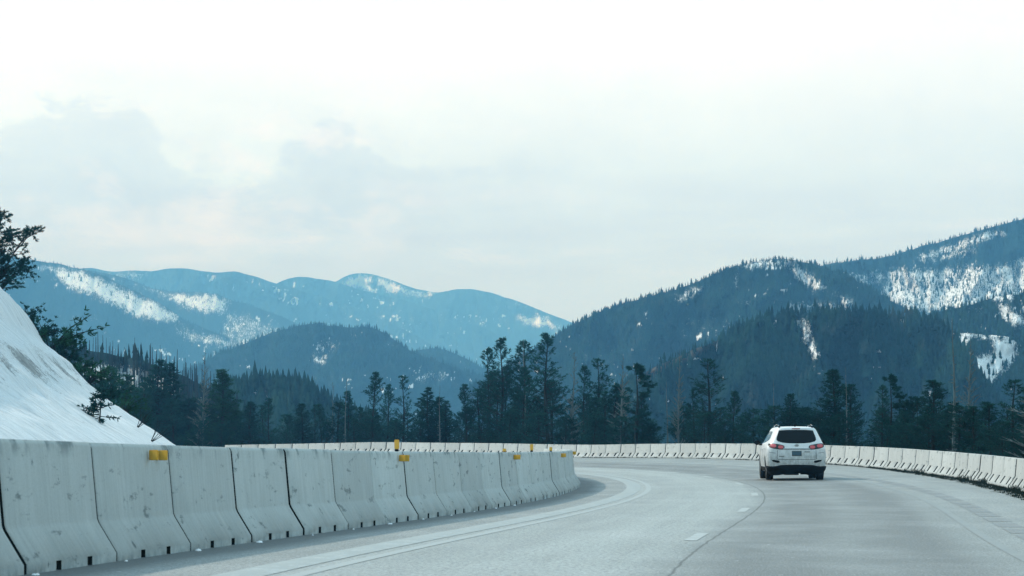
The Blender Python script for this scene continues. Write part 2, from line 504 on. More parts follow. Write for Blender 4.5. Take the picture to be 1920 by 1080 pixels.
def needle_material(name, a, b, broad=0.0):
    n = Nodes(name)
    oi = n.new("ShaderNodeObjectInfo").outputs["Random"]
    g = n.noise(n.coord("Object"), 1.1, 4, .6)
    c = n.mix(n.ramp(g, [(.35, 0.0), (.65, 1.0)]), a, b)
    c = n.mix(n.math('MULTIPLY', oi, .5), c, tuple(x * .6 for x in a))
    if broad:                                         # broad lighter and browner tones put hillside relief into the colour
        g2 = n.noise(n.coord("Object", (1, 1, 1.6)), broad, 5, .65)
        c = n.mix(n.ramp(g2, [(.42, 0.0), (.60, .8)]), c, (.022, .062, .046))
        g3 = n.noise(n.coord("Object", (1.3, 1, 2)), broad * 2.3, 4, .6)
        c = n.mix(n.ramp(g3, [(.55, 0.0), (.70, .7)]), c, (.040, .048, .040))
    n.set(c, .9, 0, .03)
    tr = n.new("ShaderNodeBsdfTranslucent")
    n.L.new(c, tr.inputs[0])
    ms = n.new("ShaderNodeMixShader"); ms.inputs[0].default_value = .18
    n.L.new(n.b.outputs[0], ms.inputs[1]); n.L.new(tr.outputs[0], ms.inputs[2])
    n.L.new(ms.outputs[0], n.out.inputs[0])
    return n.m
M_NEEDLE = needle_material("needles_dark", (.010, .052, .054), (.028, .105, .094))
M_NEEDLE_G = needle_material("needles_green", (.014, .068, .050), (.038, .120, .076))
def bark_material(name, a, b):
    n = Nodes(name)
    g = n.noise(n.coord("Object", (6, 6, 1)), 2, 5, .65)
    return n.set(n.mix(n.ramp(g, [(.35, 0.0), (.65, 1.0)]), a, b), .95, 0, .05)
M_BARK = bark_material("bark", (.010, .018, .019), (.040, .048, .047))
M_BARK_P = bark_material("bark_pale", (.055, .080, .086), (.15, .19, .195))
M_FOREST = needle_material("forest_needles", (.002, .015, .019), (.008, .034, .033), .018)
M_WEED = flat("weeds", (.03, .042, .034), .9, 0, .05)

# ------------------------------------------------------------------ ground sheet
def build_ground():
    a = np.concatenate([np.arange(-180, -16, 3.0), np.arange(-16, 16.01, .16), np.arange(19, 180, 3.0)])
    r = np.concatenate([[.5, 2, 4], np.geomspace(6, 300, 120), np.geomspace(312, 7600, 60)])
    A, RR = np.meshgrid(np.radians(a), r)
    X, Y = RR * np.sin(A), RR * np.cos(A)
    s, d = to_sd(X, Y)
    s = s.reshape(X.shape); d = d.reshape(X.shape)
    beyond = np.clip(np.maximum(SS[0] - s, s - SS[-1]), 0, None)
    sc_ = np.clip(s, SS[0], SS[-1])
    do = dout(sc_)
    z0 = road_z(sc_, np.clip(d, FOOT_D, do + 1.2)) - .15
    t = np.maximum(np.clip(d - do - 1.3, 0, None), beyond * .5)
    tl = np.clip(FOOT_D - d, 0, None)
    drop = 34 * (1 - np.exp(-t * .55 / 34)) + 16 * (1 - np.exp(-t / 400))
    n = (fbm(X / 9, Y / 9, 5) - .5) * np.clip(t / 6, 0, 1) * 1.6
    z = z0 - drop + n - np.clip(tl * .2, 0, 45)
    z = np.maximum(z, -58 + n)
    V = np.stack([X, Y, z], -1).reshape(-1, 3)
    nr, nc = X.shape
    f = grid_faces(nr, nc)
    last = np.stack([np.arange(nr - 1) * nc + nc - 1, np.arange(nr - 1) * nc, np.arange(1, nr) * nc, np.arange(1, nr) * nc + nc - 1], -1)
    me = mesh_from("ground", V, [f[:, ::-1], last[:, ::-1]])
    smooth(me)
    struct("ground", me, M_EARTH)
    return me
GROUND = build_ground()
def ground_z(x, y):
    s, d = to_sd([x], [y]); s, d = float(s[0]), float(d[0])
    t = max(d - float(dout(s)) - 1.3, 0)
    return float(road_z(s, min(max(d, FOOT_D), float(dout(s)) + 1.2))) - .15 - 34 * (1 - math.exp(-t * .55 / 34)) - 16 * (1 - math.exp(-t / 400)) - min(max(FOOT_D - d, 0) * .2, 45)

# ------------------------------------------------------------------ road sheet, paint, rumble strips
def ribbon(name, s, dl, dr, lift, mat, ncol=2):
    s = np.asarray(s, float)
    dl = np.broadcast_to(np.asarray(dl, float), s.shape); dr = np.broadcast_to(np.asarray(dr, float), s.shape)
    t = np.linspace(0, 1, ncol)
    D = dl[:, None] * (1 - t) + dr[:, None] * t
    S = np.broadcast_to(s[:, None], D.shape)
    V = road(S, D, lift).reshape(-1, 3)
    me = mesh_from(name, V, [grid_faces(len(s), ncol)])
    uv = me.uv_layers.new(name="UVMap")
    vi = np.empty(len(me.loops), np.int32); me.loops.foreach_get("vertex_index", vi)
    UV = np.stack([D.ravel(), S.ravel()], -1)[vi].astype(np.float32)
    uv.data.foreach_set("uv", UV.ravel())
    return struct(name, me, mat)
_s = np.arange(-30, 300.1, 1.0)
ribbon("road", _s, FOOT_D - 1.0, dout(_s) + 1.1, 0, M_ROAD, 60)
_dash = [23.8, 39.4, 54.4, 69.1, 82.4, 93.3, 105.0, 119.4, 134.0, 149.0, 9.0]
for c in _dash:
    ribbon("lane_marking", np.arange(c - 1.6, c + 1.61, .4), -.10, .06, .005, M_PAINT)
ribbon("edge_line", np.arange(-20, 260, 1.0), 3.66, 3.80, .004, M_EDGE)
ribbon("edge_line", np.arange(-20, 260, 1.0), -2.86, -2.72, .004, M_YEDGE)
for k in range(-3, 70):
    s0 = 4 + k * 2.9
    if s0 < 150: ribbon("rumble_strip", np.linspace(s0, s0 + 2.1, 5), 4.18, 4.55, .004, M_RUMBLE_D)
def build_rumble():                                   # milled grooves by the left edge: real ridges
    s = np.arange(2, 110, .075)
    D = np.linspace(-3.42, -3.02, 4)
    S2, D2 = np.meshgrid(s, D, indexing='ij')
    prof = .004 + .011 * (0.5 + 0.5 * np.sign(np.sin(S2 / .30 * 2 * np.pi))) * (np.abs(D2 + 3.22) < .17)
    P = road(S2, D2, 0); P[..., 2] += prof
    me = mesh_from("rumble_strip", P.reshape(-1, 3), [grid_faces(*S2.shape)])
    struct("rumble_strip", me, M_RUMBLE_L)
build_rumble()

# ------------------------------------------------------------------ snowy cut slope
def build_slope():
    s = np.arange(-20, 230, .5)
    d = np.concatenate([[FOOT_D + 1.2, FOOT_D + .6], FOOT_D - np.arange(0, 7, .16), FOOT_D - np.arange(7, 26, .5)])
    S2, D2 = np.meshgrid(s, d, indexing='ij')
    base = road_z(S2, np.maximum(D2, FOOT_D)) - .2
    X, Y = ref_xy(S2, D2)
    z = slope_h(np.minimum(D2, FOOT_D))
    k = np.clip((FOOT_D + 1.2 - D2) / 1.2, 0, 1)
    z0f = slope_h(FOOT_D)
    z = np.where(D2 > FOOT_D, base + (z0f - base) * k ** 2, z)
    up = np.clip(FOOT_D - D2, 0, None)
    amp = np.clip(up / 2.0, .1, 1)
    n = (fbm(S2 / 5, up / 2.2, 31, 5) - .5) * .40 + (fbm(S2 / 1.2, up / .9, 32, 5) - .5) * .24 - .10 * np.clip(up / 1.5, 0, 1) - .035 * up
    rill = (fbm(S2 / 1.1 + up * .6, up / 9.0, 33, 5) - .5) * .42
    z = z + (n + rill) * amp
    V = np.stack([X, Y, z], -1).reshape(-1, 3)
    me = mesh_from("snow_slope", V, [grid_faces(*S2.shape)[:, ::-1]])
    uv = me.uv_layers.new(name="UVMap")
    vi = np.empty(len(me.loops), np.int32); me.loops.foreach_get("vertex_index", vi)
    uv.data.foreach_set("uv", np.stack([up.ravel(), S2.ravel()], -1)[vi].astype(np.float32).ravel())
    # bare earth: upper cut bank and a few streaks
    px, py = px_of(X, Y, z)
    h = up
    dirt = np.exp(-((h - 4.1) / .8) ** 2) * np.clip((fbm(S2 / 3, h, 41) - .2) * 2.2, 0, 1) * 1.0
    dirt += np.clip(fbm(S2 / 1.6, h / .6, 42) - .60, 0, 1) * 2.6
    dirt += np.clip((h - 6.3) / .8, 0, 1) * .55
    fattr(me, "dirt", dirt)
    smooth(me)
    struct("snow_slope", me, M_SNOW)
    q = grid_faces(*S2.shape)
    return BVHTree.FromPolygons([tuple(v) for v in V], [tuple(f) for f in q])
SLOPE = build_slope()
def slope_at(px, py):
    d = Vector(((px - CX) / F, 1, (HY - py) / F)).normalized()
    h = SLOPE.ray_cast(Vector((0, 0, CAMZ)), d)[0]
    return h if h is not None else Vector((0, 0, CAMZ)) + d * 90

# ------------------------------------------------------------------ concrete barriers
def barrier_mesh(name, prof, L, recs, back_recs=True):
    """prof: (x,z) from the toe up; recs: list of (profile index, y0, y1, depth)"""
    full = prof + [(-x, z) for x, z in prof[::-1]]
    npf = len(full)
    ys = sorted({-L / 2, L / 2, -L / 2 + .02, L / 2 - .02, *[r[1] for r in recs], *[r[2] for r in recs]})
    V, Fq, mats = [], [], []
    for j, y in enumerate(ys):
        e = .012 if j in (0, len(ys) - 1) else 0           # chamfered ends
        for x, z in full: V.append((x - math.copysign(e, x), y, max(z - (e if z > .5 else 0), 0)))
    for j in range(len(ys) - 1):
        for i in range(npf - 1):
            rec = None
            for (pi, y0, y1, dep) in recs:
                if y0 - 1e-6 <= ys[j] and ys[j + 1] <= y1 + 1e-6 and (i == pi or i == npf - 2 - pi): rec = dep
            a, b, c, d = j * npf + i, j * npf + i + 1, (j + 1) * npf + i + 1, (j + 1) * npf + i
            if rec is None:
                Fq.append((a, d, c, b)); mats.append(0)
            else:
                sgn = 1 if i < npf // 2 else -1
                k = len(V)
                for q in (a, d, c, b):
                    V.append((V[q][0] - sgn * rec, V[q][1], V[q][2]))
                o = (a, d, c, b)
                Fq.append((k, k + 1, k + 2, k + 3)); mats.append(1)
                for m in range(4):
                    Fq.append((o[m], o[(m + 1) % 4], k + (m + 1) % 4, k + m)); mats.append(1)
    cap0 = np.array([list(range(npf))]); cap1 = np.array([[(len(ys) - 1) * npf + i for i in range(npf)][::-1]])
    me = mesh_from(name, V, [np.array(Fq), cap0, cap1])
    mi = np.array(mats + [1, 1], np.int32)
    me.polygons.foreach_set("material_index", mi)
    return me
LL, LR = 2.93, 3.06
PROF_L = [(.33, 0), (.33, .09), (.165, .36), (.15, .40), (.09, 1.05), (.07, 1.09)]
PROF_R = [(.30, 0), (.30, .07), (.272, .11), (.138, .305), (.122, .335), (.08, .785), (.065, .81)]
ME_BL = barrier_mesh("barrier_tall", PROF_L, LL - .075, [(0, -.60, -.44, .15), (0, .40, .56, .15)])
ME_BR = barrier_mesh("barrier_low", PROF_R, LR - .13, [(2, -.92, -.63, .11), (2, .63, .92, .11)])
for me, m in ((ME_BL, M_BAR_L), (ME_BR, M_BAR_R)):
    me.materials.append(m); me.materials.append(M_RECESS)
def face_x(prof, z): return float(np.interp(z, [p[1] for p in prof], [p[0] for p in prof]))

def box_bm(bm, c, size, bev=0.0, rot=None):
    r = bmesh.ops.create_cube(bm, size=1.0)
    vs_ = r["verts"]
    M = Matrix.Translation(c) @ (rot if rot else Matrix.Identity(4)) @ Matrix.Diagonal((*size, 1))
    bmesh.ops.transform(bm, matrix=M, verts=vs_)
    if bev > 0:
        es = list({e for v in vs_ for e in v.link_edges})
        bmesh.ops.bevel(bm, geom=es, offset=bev, segments=2, affect='EDGES')
def bm_mesh(name, bm, sm=False):
    me = bpy.data.meshes.new(name); bm.to_mesh(me); bm.free()
    if sm: smooth(me)
    return me
def reflector_mesh():
    bm = bmesh.new()
    box_bm(bm, (.062, 0, 0), (.15, .014, .10), .005, Matrix.Rotation(R(-40), 4, 'Z'))
    return bm_mesh("reflector_plate", bm)
def delineator_mesh():
    bm = bmesh.new()
    box_bm(bm, (0, 0, .115), (.075, .03, .15), .008)
    return bm_mesh("delineator", bm)
def delineator_base_mesh():
    bm = bmesh.new()
    box_bm(bm, (0, 0, .02), (.06, .05, .04), .006)
    return bm_mesh("mounting_foot", bm)
ME_REF, ME_DEL, ME_DELB = reflector_mesh(), delineator_mesh(), delineator_base_mesh()

def place_segment(name, me, prof, s0, s1, side, label, group, LM, dofs):
    sg = np.array([s0, s1])
    half = prof[0][0]
    d = (-DIN - half) * np.ones(2) if side < 0 else dout(sg) + half
    toe = (-DIN) * np.ones(2) if side < 0 else dout(sg)
    p = road(sg, d); zt = road_z(sg, toe)
    c = p.mean(0); v = p[1] - p[0]
    L2 = math.hypot(v[0], v[1])
    ang = math.atan2(v[0], v[1])
    o = obj(name, me)
    rr = random.Random(int(s0 * 100) + (7 if side > 0 else 0))
    o.location = (c[0] + dofs * rr.uniform(-1, 1), c[1], zt.mean() - .012 + rr.uniform(-.004, .004))
    pitch = math.atan2(zt[1] - zt[0], L2)
    o.rotation_mode = 'XYZ'
    flip = math.pi if side > 0 else 0
    o.rotation_euler = (-pitch if flip else pitch, 0, -ang + flip + rr.uniform(-.003, .003))
    o.scale = (1, L2 / LM, 1)
    o["label"] = label; o["category"] = "concrete barrier"; o["group"] = group
    return o
def add_reflector(o, prof, y, z=.985):
    if not ME_REF.materials: ME_REF.materials.append(M_YELLOW)
    for dy in (-.19, .19):
        r = obj("reflector_plate", ME_REF, None, o)
        r.location = (face_x(prof, z) + .004, y + dy, z)
def add_delineator(o, y, h, k=1.0):
    r = obj("delineator", ME_DEL, M_YELLOW, o); r.location = (0, y, h - .002); r.scale = (1, 1, k)
    b = obj("mounting_foot", ME_DELB, M_BLACK, r)

# near, tall row: joints at s = 12.95 + 2.935 (k - 1)
refl = {1: .74, 6: 1.12, 11: 1.15, 16: .3, 21: .8, -4: 1.1}
deli = {6: (1.38, 1.0), 11: (.2, .4), 13: (.2, .95), 15: (.2, .6)}
n_ = 0
for k in range(-3, 28):
    s0 = 13.22 + 2.925 * (k - 1)
    seen = k >= 0
    if seen: n_ += 1
    lab = f"tall grey concrete barrier in the near left row, {ordinal(n_)} from the left edge" if seen else "tall grey concrete barrier of the near row, beyond the picture's left edge"
    if k in refl and seen: lab = f"tall grey barrier with an amber reflector, {ordinal(n_)} of the near row from the left edge"
    o = place_segment("concrete_barrier", ME_BL, PROF_L, s0, s0 + 2.925, -1, lab, "tall barriers of the near left row", LL, .008)
    if k in refl: add_reflector(o, PROF_L, refl[k])
    if k in deli: add_delineator(o, deli[k][0], 1.09, deli[k][1])
# far, low row on the outside of the bend
n_far = []
for k in range(-15, 57):
    s0 = 53.13 + 2.99 * (k - 1)
    x, y = ref_xy(s0 + 1.5, float(dout(s0 + 1.5)))
    n_far.append((k, s0, CX + F * x / y))
left_of = sorted([t for t in n_far if t[2] < 1430], key=lambda t: -t[2])
right_of = sorted([t for t in n_far if t[2] >= 1545], key=lambda t: t[2])
for k, s0, p in n_far:
    if p >= 1545: lab = f"low pale barrier on the outer curve, {ordinal(right_of.index((k, s0, p)) + 1)} right of the white car"
    elif p < 1430: lab = f"low pale barrier on the outer curve, {ordinal(left_of.index((k, s0, p)) + 1)} left of the white car"
    else: lab = "low pale barrier on the outer curve, directly behind the white car"
    place_segment("concrete_barrier", ME_BR, PROF_R, s0, s0 + 2.99, 1, lab, "low barriers along the outer curve", LR, .012)

# snow lumps at the joints of the near row, weeds and grit along the outer row
def build_lumps():
    V, Fc = [], []
    rr = random.Random(3)
    for k in range(0, 12):
        s = 13.22 + 2.925 * (k - 1)
        for q in range(1 if k % 3 else 2):
            c = road(s + rr.uniform(-.06, .06), -DIN + rr.uniform(.03, .1)).reshape(3)
            r = rr.uniform(.012, .034)
            b = len(V)
            for a in range(8):
                t = a / 8 * 2 * math.pi; u = r * rr.uniform(.7, 1.3)
                V.append((c[0] + u * math.cos(t), c[1] + 1.6 * u * math.sin(t), c[2] - .01))
                V.append((c[0] + .6 * u * math.cos(t), c[1] + u * math.sin(t), c[2] + r * .5))
            V.append((c[0], c[1], c[2] + r * .7))
            for a in range(8):
                n2 = (a + 1) % 8
                Fc.append((b + 2 * a, b + 2 * n2, b + 2 * n2 + 1, b + 2 * a + 1))
                Fc.append((b + 2 * a + 1, b + 2 * n2 + 1, b + 16, b + 16))
    F4 = [f for f in Fc if f[2] != f[3]]; F3 = [f[:3] for f in Fc if f[2] == f[3]]
    me = mesh_from("snow_lumps", V, [np.array(F4), np.array(F3)]); smooth(me)
    obj("snow", me, flat("packed_snow", (.8, .83, .85), .6), kind="stuff", label="small lumps of old snow at the joints of the near barrier row")
build_lumps()
def build_weeds():
    V, Fc = [], []
    rr = random.Random(11)
    def tuft(s, d, h, n, spread):
        c0 = road(s, d).reshape(3)
        for _ in range(n):
            a = rr.uniform(0, 2 * math.pi); q = spread * math.sqrt(rr.random())
            x, y = c0[0] + q * math.cos(a), c0[1] + q * math.sin(a) * 2
            hh = h * rr.uniform(.4, 1.1); w = rr.uniform(.008, .02)
            lx, ly = rr.uniform(-.5, .5) * hh, rr.uniform(-.5, .5) * hh
            b = len(V)
            V.extend([(x - w, y, c0[2] - .01), (x + w, y, c0[2] - .01), (x + lx, y + ly, c0[2] + hh)])
            Fc.append((b, b + 1, b + 2))
    for s in np.arange(44, 92, .14):
        m = vnoise(s / 1.6, 0, 9)
        for _ in range(2):
            e = rr.random() ** 2
            wide = np.interp(s, [44, 60, 80, 92], [.5, .5, .4, .12])
            tuft(s + rr.uniform(-.1, .1), float(dout(s)) - .02 - e * wide, rr.uniform(.03, .09) + (.11 if m > .55 and e < .1 else 0), 9, .10)
    for s in np.arange(92, 160, .3):
        if vnoise(s / 1.3, 3, 9) > .45: tuft(s, float(dout(s)) - .05, rr.uniform(.04, .11), 9, .09)
    me = mesh_from("weeds", V, [np.array(Fc)])
    obj("weeds", me, M_WEED, kind="stuff", label="dark dry weeds and grit along the foot of the outer barriers")
build_weeds()
_s = np.arange(36, 160, .35)
_w = np.interp(_s, [36, 60, 82, 96, 160], [.5, .55, .4, .10, .08]) * (.55 + .9 * fbm(_s / 1.1, 0, 77, 4))
ribbon("grit_strip", _s, dout(_s) - _w, dout(_s) + .05, .006, worn_paint("grit", (.055, .062, .05), .36, .62, (.17, .18, .165)), 3)

# ------------------------------------------------------------------ hills, mountains and their woods
def smooth_line(pts, x):
    p = np.array(pts, float)
    y = np.interp(x, p[:, 0], p[:, 1])
    step = x[1] - x[0]
    n = max(int(14 / step), 1)
    k = np.hanning(2 * n + 3)[1:-1]; k /= k.sum()
    return np.convolve(np.pad(y, n, 'edge'), k, 'valid')
def in_poly(px, py, poly, soft=5):
    poly = np.array(poly, float)
    inside = np.zeros(px.shape, bool)
    dist = np.full(px.shape, 1e9)
    n = len(poly)
    for i in range(n):
        x0, y0 = poly[i]; x1, y1 = poly[(i + 1) % n]
        c = ((y0 > py) != (y1 > py)) & (px < (x1 - x0) * (py - y0) / ((y1 - y0) + 1e-9) + x0)
        inside ^= c
        ex, ey = x1 - x0, y1 - y0
        t = np.clip(((px - x0) * ex + (py - y0) * ey) / (ex * ex + ey * ey + 1e-9), 0, 1)
        dist = np.minimum(dist, np.hypot(px - x0 - t * ex, py - y0 - t * ey))
    sd_ = np.where(inside, dist, -dist)
    return np.clip(sd_ / soft * .5 + .5, 0, 1)
def cones(name, P, H, W, label, spike=0.0, seed=0, mat=None):
    """one wood: many small conifers, each two stacked ragged cones"""
    rg = np.random.default_rng(seed)
    n = len(P)
    K = 5
    ang = rg.uniform(0, 6.28, n)[:, None] + np.arange(K) / K * 2 * np.pi
    lean = rg.normal(0, .03, (n, 2))
    def ring(zf, rf):
        rad = W[:, None] * rf * rg.uniform(.65, 1.3, (n, K))
        return np.stack([P[:, None, 0] + rad * np.cos(ang) + lean[:, None, 0] * H[:, None] * zf,
                         P[:, None, 1] + rad * np.sin(ang) + lean[:, None, 1] * H[:, None] * zf,
                         P[:, None, 2] + H[:, None] * (zf + rg.uniform(-.05, .05, (n, K)))], -1)
    def tip(zf):
        return np.stack([P[:, 0] + lean[:, 0] * H * zf, P[:, 1] + lean[:, 1] * H * zf, P[:, 2] + H * zf], -1)[:, None]
    V = np.concatenate([ring(.02, .5), tip(.66), ring(.42, .33), tip(1.0)], 1)    # K+1+K+1
    m = 2 * K + 2
    base = (np.arange(n) * m)[:, None]
    f1 = np.stack([np.arange(K), (np.arange(K) + 1) % K, np.full(K, K)], -1)
    f2 = np.stack([K + 1 + np.arange(K), K + 1 + (np.arange(K) + 1) % K, np.full(K, m - 1)], -1)
    Fc = np.concatenate([f1, f2])
    Fc = (base[:, :, None] + Fc[None]).reshape(-1, 3)
    me = mesh_from(name, V.reshape(-1, 3), [Fc])
    return obj(name, me, mat or M_FOREST, kind="stuff", label=label)

def hill(name, pts, D, depth=.25, snow=(), brown=(), base=0.0, ntree=0, tree_px=10, gully=.035, seed=0, fine=0, label="", step=2.0, tmin=0.0, treeline=True, wob=1.2, snow_trees=.22, fleck=.75):
    p0, p1 = pts[0][0] - 20, pts[-1][0] + 20
    cols = np.arange(p0, p1 + .1, step)
    ridge = smooth_line(pts, cols) + (fbm(cols / 22.0, 0, seed + 3, 4) - .5) * wob * 4
    nr = 110
    zf = -60.0
    r0 = D * (1 - depth)
    foot = HY + (CAMZ - zf) * F / r0
    T = np.linspace(0, 1, nr)[:, None]
    py = foot + (ridge[None] - foot) * T
    px = np.broadcast_to(cols[None], py.shape)
    g = fbm(px / 70 + fbm(px / 120, py / 120, seed + 9) * 1.5, py / 150, seed + 1, 5) - .5
    g2 = fbm(px / 18, py / 30, seed + 2, 4) - .5
    edge = np.clip(T * 6, 0, 1)
    r = r0 + (D - r0) * T ** 1.1 + D * (gully * 2.0 * g + gully * .45 * g2) * edge
    X = (px - CX) / F * r; Z = CAMZ + (HY - py) / F * r
    # back slope
    tb = np.linspace(.12, 1, 10)[:, None]
    rb = r[-1] + D * depth * tb
    Zb = Z[-1] + (zf - Z[-1]) * tb ** 1.3
    Xb = (cols[None] - CX) / F * rb
    V = np.concatenate([np.stack([X, r, Z], -1), np.stack([Xb, rb, Zb], -1)], 0)
    sn = np.full(py.shape, base)
    for poly, s_ in snow:
        sn = np.maximum(sn, in_poly(px + (fbm(px / 9, py / 9, seed + 5) - .5) * 16, py + (fbm(px / 9, py / 9, seed + 6) - .5) * 12, poly, 13) * s_)
    fl = np.clip((fbm(px / 6, py / 8, seed + 21, 3) - .64) * 9, 0, 1) * np.clip((fbm(px / 55, py / 40, seed + 22, 3) - .48) * 8, 0, 1) * (py > ridge[None] + 6)
    sn = np.maximum(sn, fl * fleck)
    br = np.zeros(py.shape)
    for poly, s_ in brown: br = np.maximum(br, in_poly(px, py, poly, 6) * s_)
    me = mesh_from(name, V.reshape(-1, 3), [grid_faces(nr + 10, len(cols))])
    fattr(me, "snow", np.concatenate([sn, np.repeat(sn[-1:], 10, 0)]))
    fattr(me, "brown", np.concatenate([br, np.zeros((10, len(cols)))]))
    uv = me.uv_layers.new(name="UVMap")
    vi = np.empty(len(me.loops), np.int32); me.loops.foreach_get("vertex_index", vi)
    pyy = np.concatenate([py, py[-1:] - np.arange(1, 11)[:, None] * 3])
    sca = 2500.0 / D if D < 2500 else 1.0
    UV = np.stack([np.broadcast_to(cols[None], pyy.shape), pyy], -1).reshape(-1, 2)[vi]
    uv.data.foreach_set("uv", UV.astype(np.float32).ravel())
    smooth(me)
    o = struct(name, me, M_HILL)
    if ntree:
        rg = np.random.default_rng(seed + 100)
        n = int(ntree * 4)
        ci = rg.uniform(0, len(cols) - 1.01, n)
        vis = np.argmin(np.abs(py[:, len(cols) // 2] - 850))
        pyq = rg.uniform(ridge.min(), 850, n)
        c0 = ci.astype(int); fc = ci - c0
        rd = ridge[c0] * (1 - fc) + ridge[c0 + 1] * fc
        keep = pyq > rd - .5
        ci, c0, fc, pyq, rd = ci[keep], c0[keep], fc[keep], pyq[keep], rd[keep]
        tt = np.clip((pyq - foot) / (rd - foot), 0, 1) * (nr - 1)
        t0 = np.clip(tt.astype(int), 0, nr - 2); ft = tt - t0
        def samp(A):
            return (A[t0, c0] * (1 - fc) + A[t0, c0 + 1] * fc) * (1 - ft) + (A[t0 + 1, c0] * (1 - fc) + A[t0 + 1, c0 + 1] * fc) * ft
        P = np.stack([samp(X), samp(r), samp(Z)], -1)
        ss, bb = samp(sn), samp(br)
        clump = fbm(ci * step / 12, pyq / 9, seed + 40, 3)
        pr = np.where(ss > .12, snow_trees + (.55 - ss) * .5 + (clump - .5) * 1.2, 1.0) * np.where(bb > .3, .15, 1)
        ok = rg.random(len(P)) < pr
        P = P[ok]
        pick = np.arange(len(P)) if len(P) <= ntree else np.sort(rg.choice(len(P), ntree, False))
        P = P[pick]
        H = tree_px / F * P[:, 1] * np.clip(rg.lognormal(0, .28, len(P)), .45, 1.9)
        W = H * rg.uniform(.28, .5, len(P))
        P[:, 2] -= H * .08
        # ridge-top trees
        if treeline:
            nt = int(len(cols) * step / (tree_px * .33))
            cc = rg.uniform(0, len(cols) - 1.01, nt); c0 = cc.astype(int); fc = cc - c0
            row = nr - 1
            P2 = np.stack([X[row, c0] * (1 - fc) + X[row, c0 + 1] * fc, r[row, c0] * (1 - fc) + r[row, c0 + 1] * fc, Z[row, c0] * (1 - fc) + Z[row, c0 + 1] * fc], -1)
            H2 = tree_px / F * P2[:, 1] * np.clip(rg.lognormal(-.5, .4, nt), .25, 1.3)
            P2[:, 2] -= H2 * .25
            P = np.concatenate([P, P2]); H = np.concatenate([H, H2]); W = np.concatenate([W, H2 * rg.uniform(.22, .4, nt)])
        cones("forest", P, H, W, label or "dark conifer wood covering the hillside", seed=seed)
    return o

# far blue range
hill("mountain", [(540, 640), (600, 560), (625, 530), (650, 516), (672, 512), (700, 514), (720, 519), (740, 526), (770, 539), (815, 549), (850, 545), (900, 560), (1000, 620)], 6500,
     snow=[([(645, 530), (660, 519), (675, 514), (692, 518), (700, 528), (690, 536), (705, 545), (696, 550), (670, 540)], .95), ([(705, 519), (722, 520), (742, 532), (770, 545), (818, 552), (800, 560), (765, 553), (730, 552), (712, 540)], .85)], seed=11, gully=.06, wob=.8)
hill("mountain", [(780, 580), (815, 552), (850, 543), (885, 541), (920, 548), (960, 561), (1000, 576), (1040, 592), (1075, 605), (1110, 625), (1150, 660)], 6200,
     snow=[([(970, 597), (1005, 592), (1035, 602), (1045, 614), (1015, 613), (985, 604)], 1.0), ([(900, 570), (985, 562), (1000, 585), (920, 585)], .36), ([(800, 588), (960, 592), (960, 612), (820, 606)], .40)], seed=12, gully=.06, wob=.8)
hill("mountain", [(470, 560), (520, 530), (545, 521), (568, 519), (595, 522), (630, 528), (680, 545), (760, 563), (820, 582), (900, 610), (980, 650)], 5900, base=.10, snow=[([(560, 575), (760, 580), (860, 625), (600, 640)], .30)], seed=13, gully=.07, wob=.7)
hill("mountain", [(100, 520), (150, 504), (172, 502), (200, 509), (250, 507), (285, 509), (310, 504), (332, 502), (365, 506), (405, 512), (440, 509), (475, 517), (520, 532), (580, 550), (650, 570), (720, 600), (800, 640), (880, 690)], 5500,
     base=.10, snow=[([(190, 509), (275, 507), (285, 513), (260, 530), (210, 522)], .55), ([(330, 590), (420, 560), (520, 590), (640, 620), (700, 660), (420, 660)], .44)], seed=14, gully=.07, wob=.6)
# left snowy ridges
hill("mountain", [(150, 505), (200, 514), (235, 521), (258, 530), (285, 541), (320, 546), (360, 548), (405, 550), (430, 561), (470, 572), (520, 590), (600, 625), (680, 670)], 4200,
     snow=[([(252, 532), (300, 543), (405, 549), (432, 563), (425, 588), (395, 592), (350, 582), (320, 566), (280, 548)], .66), ([(200, 514), (256, 530), (262, 545), (215, 530)], .5), ([(420, 575), (640, 640), (600, 680), (400, 650)], .46)],
     ntree=4200, tree_px=5, seed=15, gully=.015, wob=.8, snow_trees=.42, label="thin wood on the far snowy spur")
hill("mountain", [(-140, 450), (0, 474), (40, 484), (75, 490), (110, 494), (150, 504), (200, 519), (240, 541), (280, 558), (310, 575), (340, 596), (400, 622), (460, 648), (520, 680), (580, 720)], 3400,
     snow=[([(95, 500), (150, 506), (200, 522), (240, 545), (292, 562), (335, 590), (342, 606), (300, 606), (265, 601), (225, 580), (180, 560), (130, 545), (100, 522)], .70), ([(60, 490), (150, 503), (170, 516), (70, 512)], .6),
           ([(115, 592), (190, 590), (190, 606), (120, 606)], .42), ([(320, 605), (470, 640), (440, 660), (340, 640)], .52)],
     ntree=11000, tree_px=6, seed=16, gully=.015, snow_trees=.16, label="dark wood below the big snowfield on the left mountain")
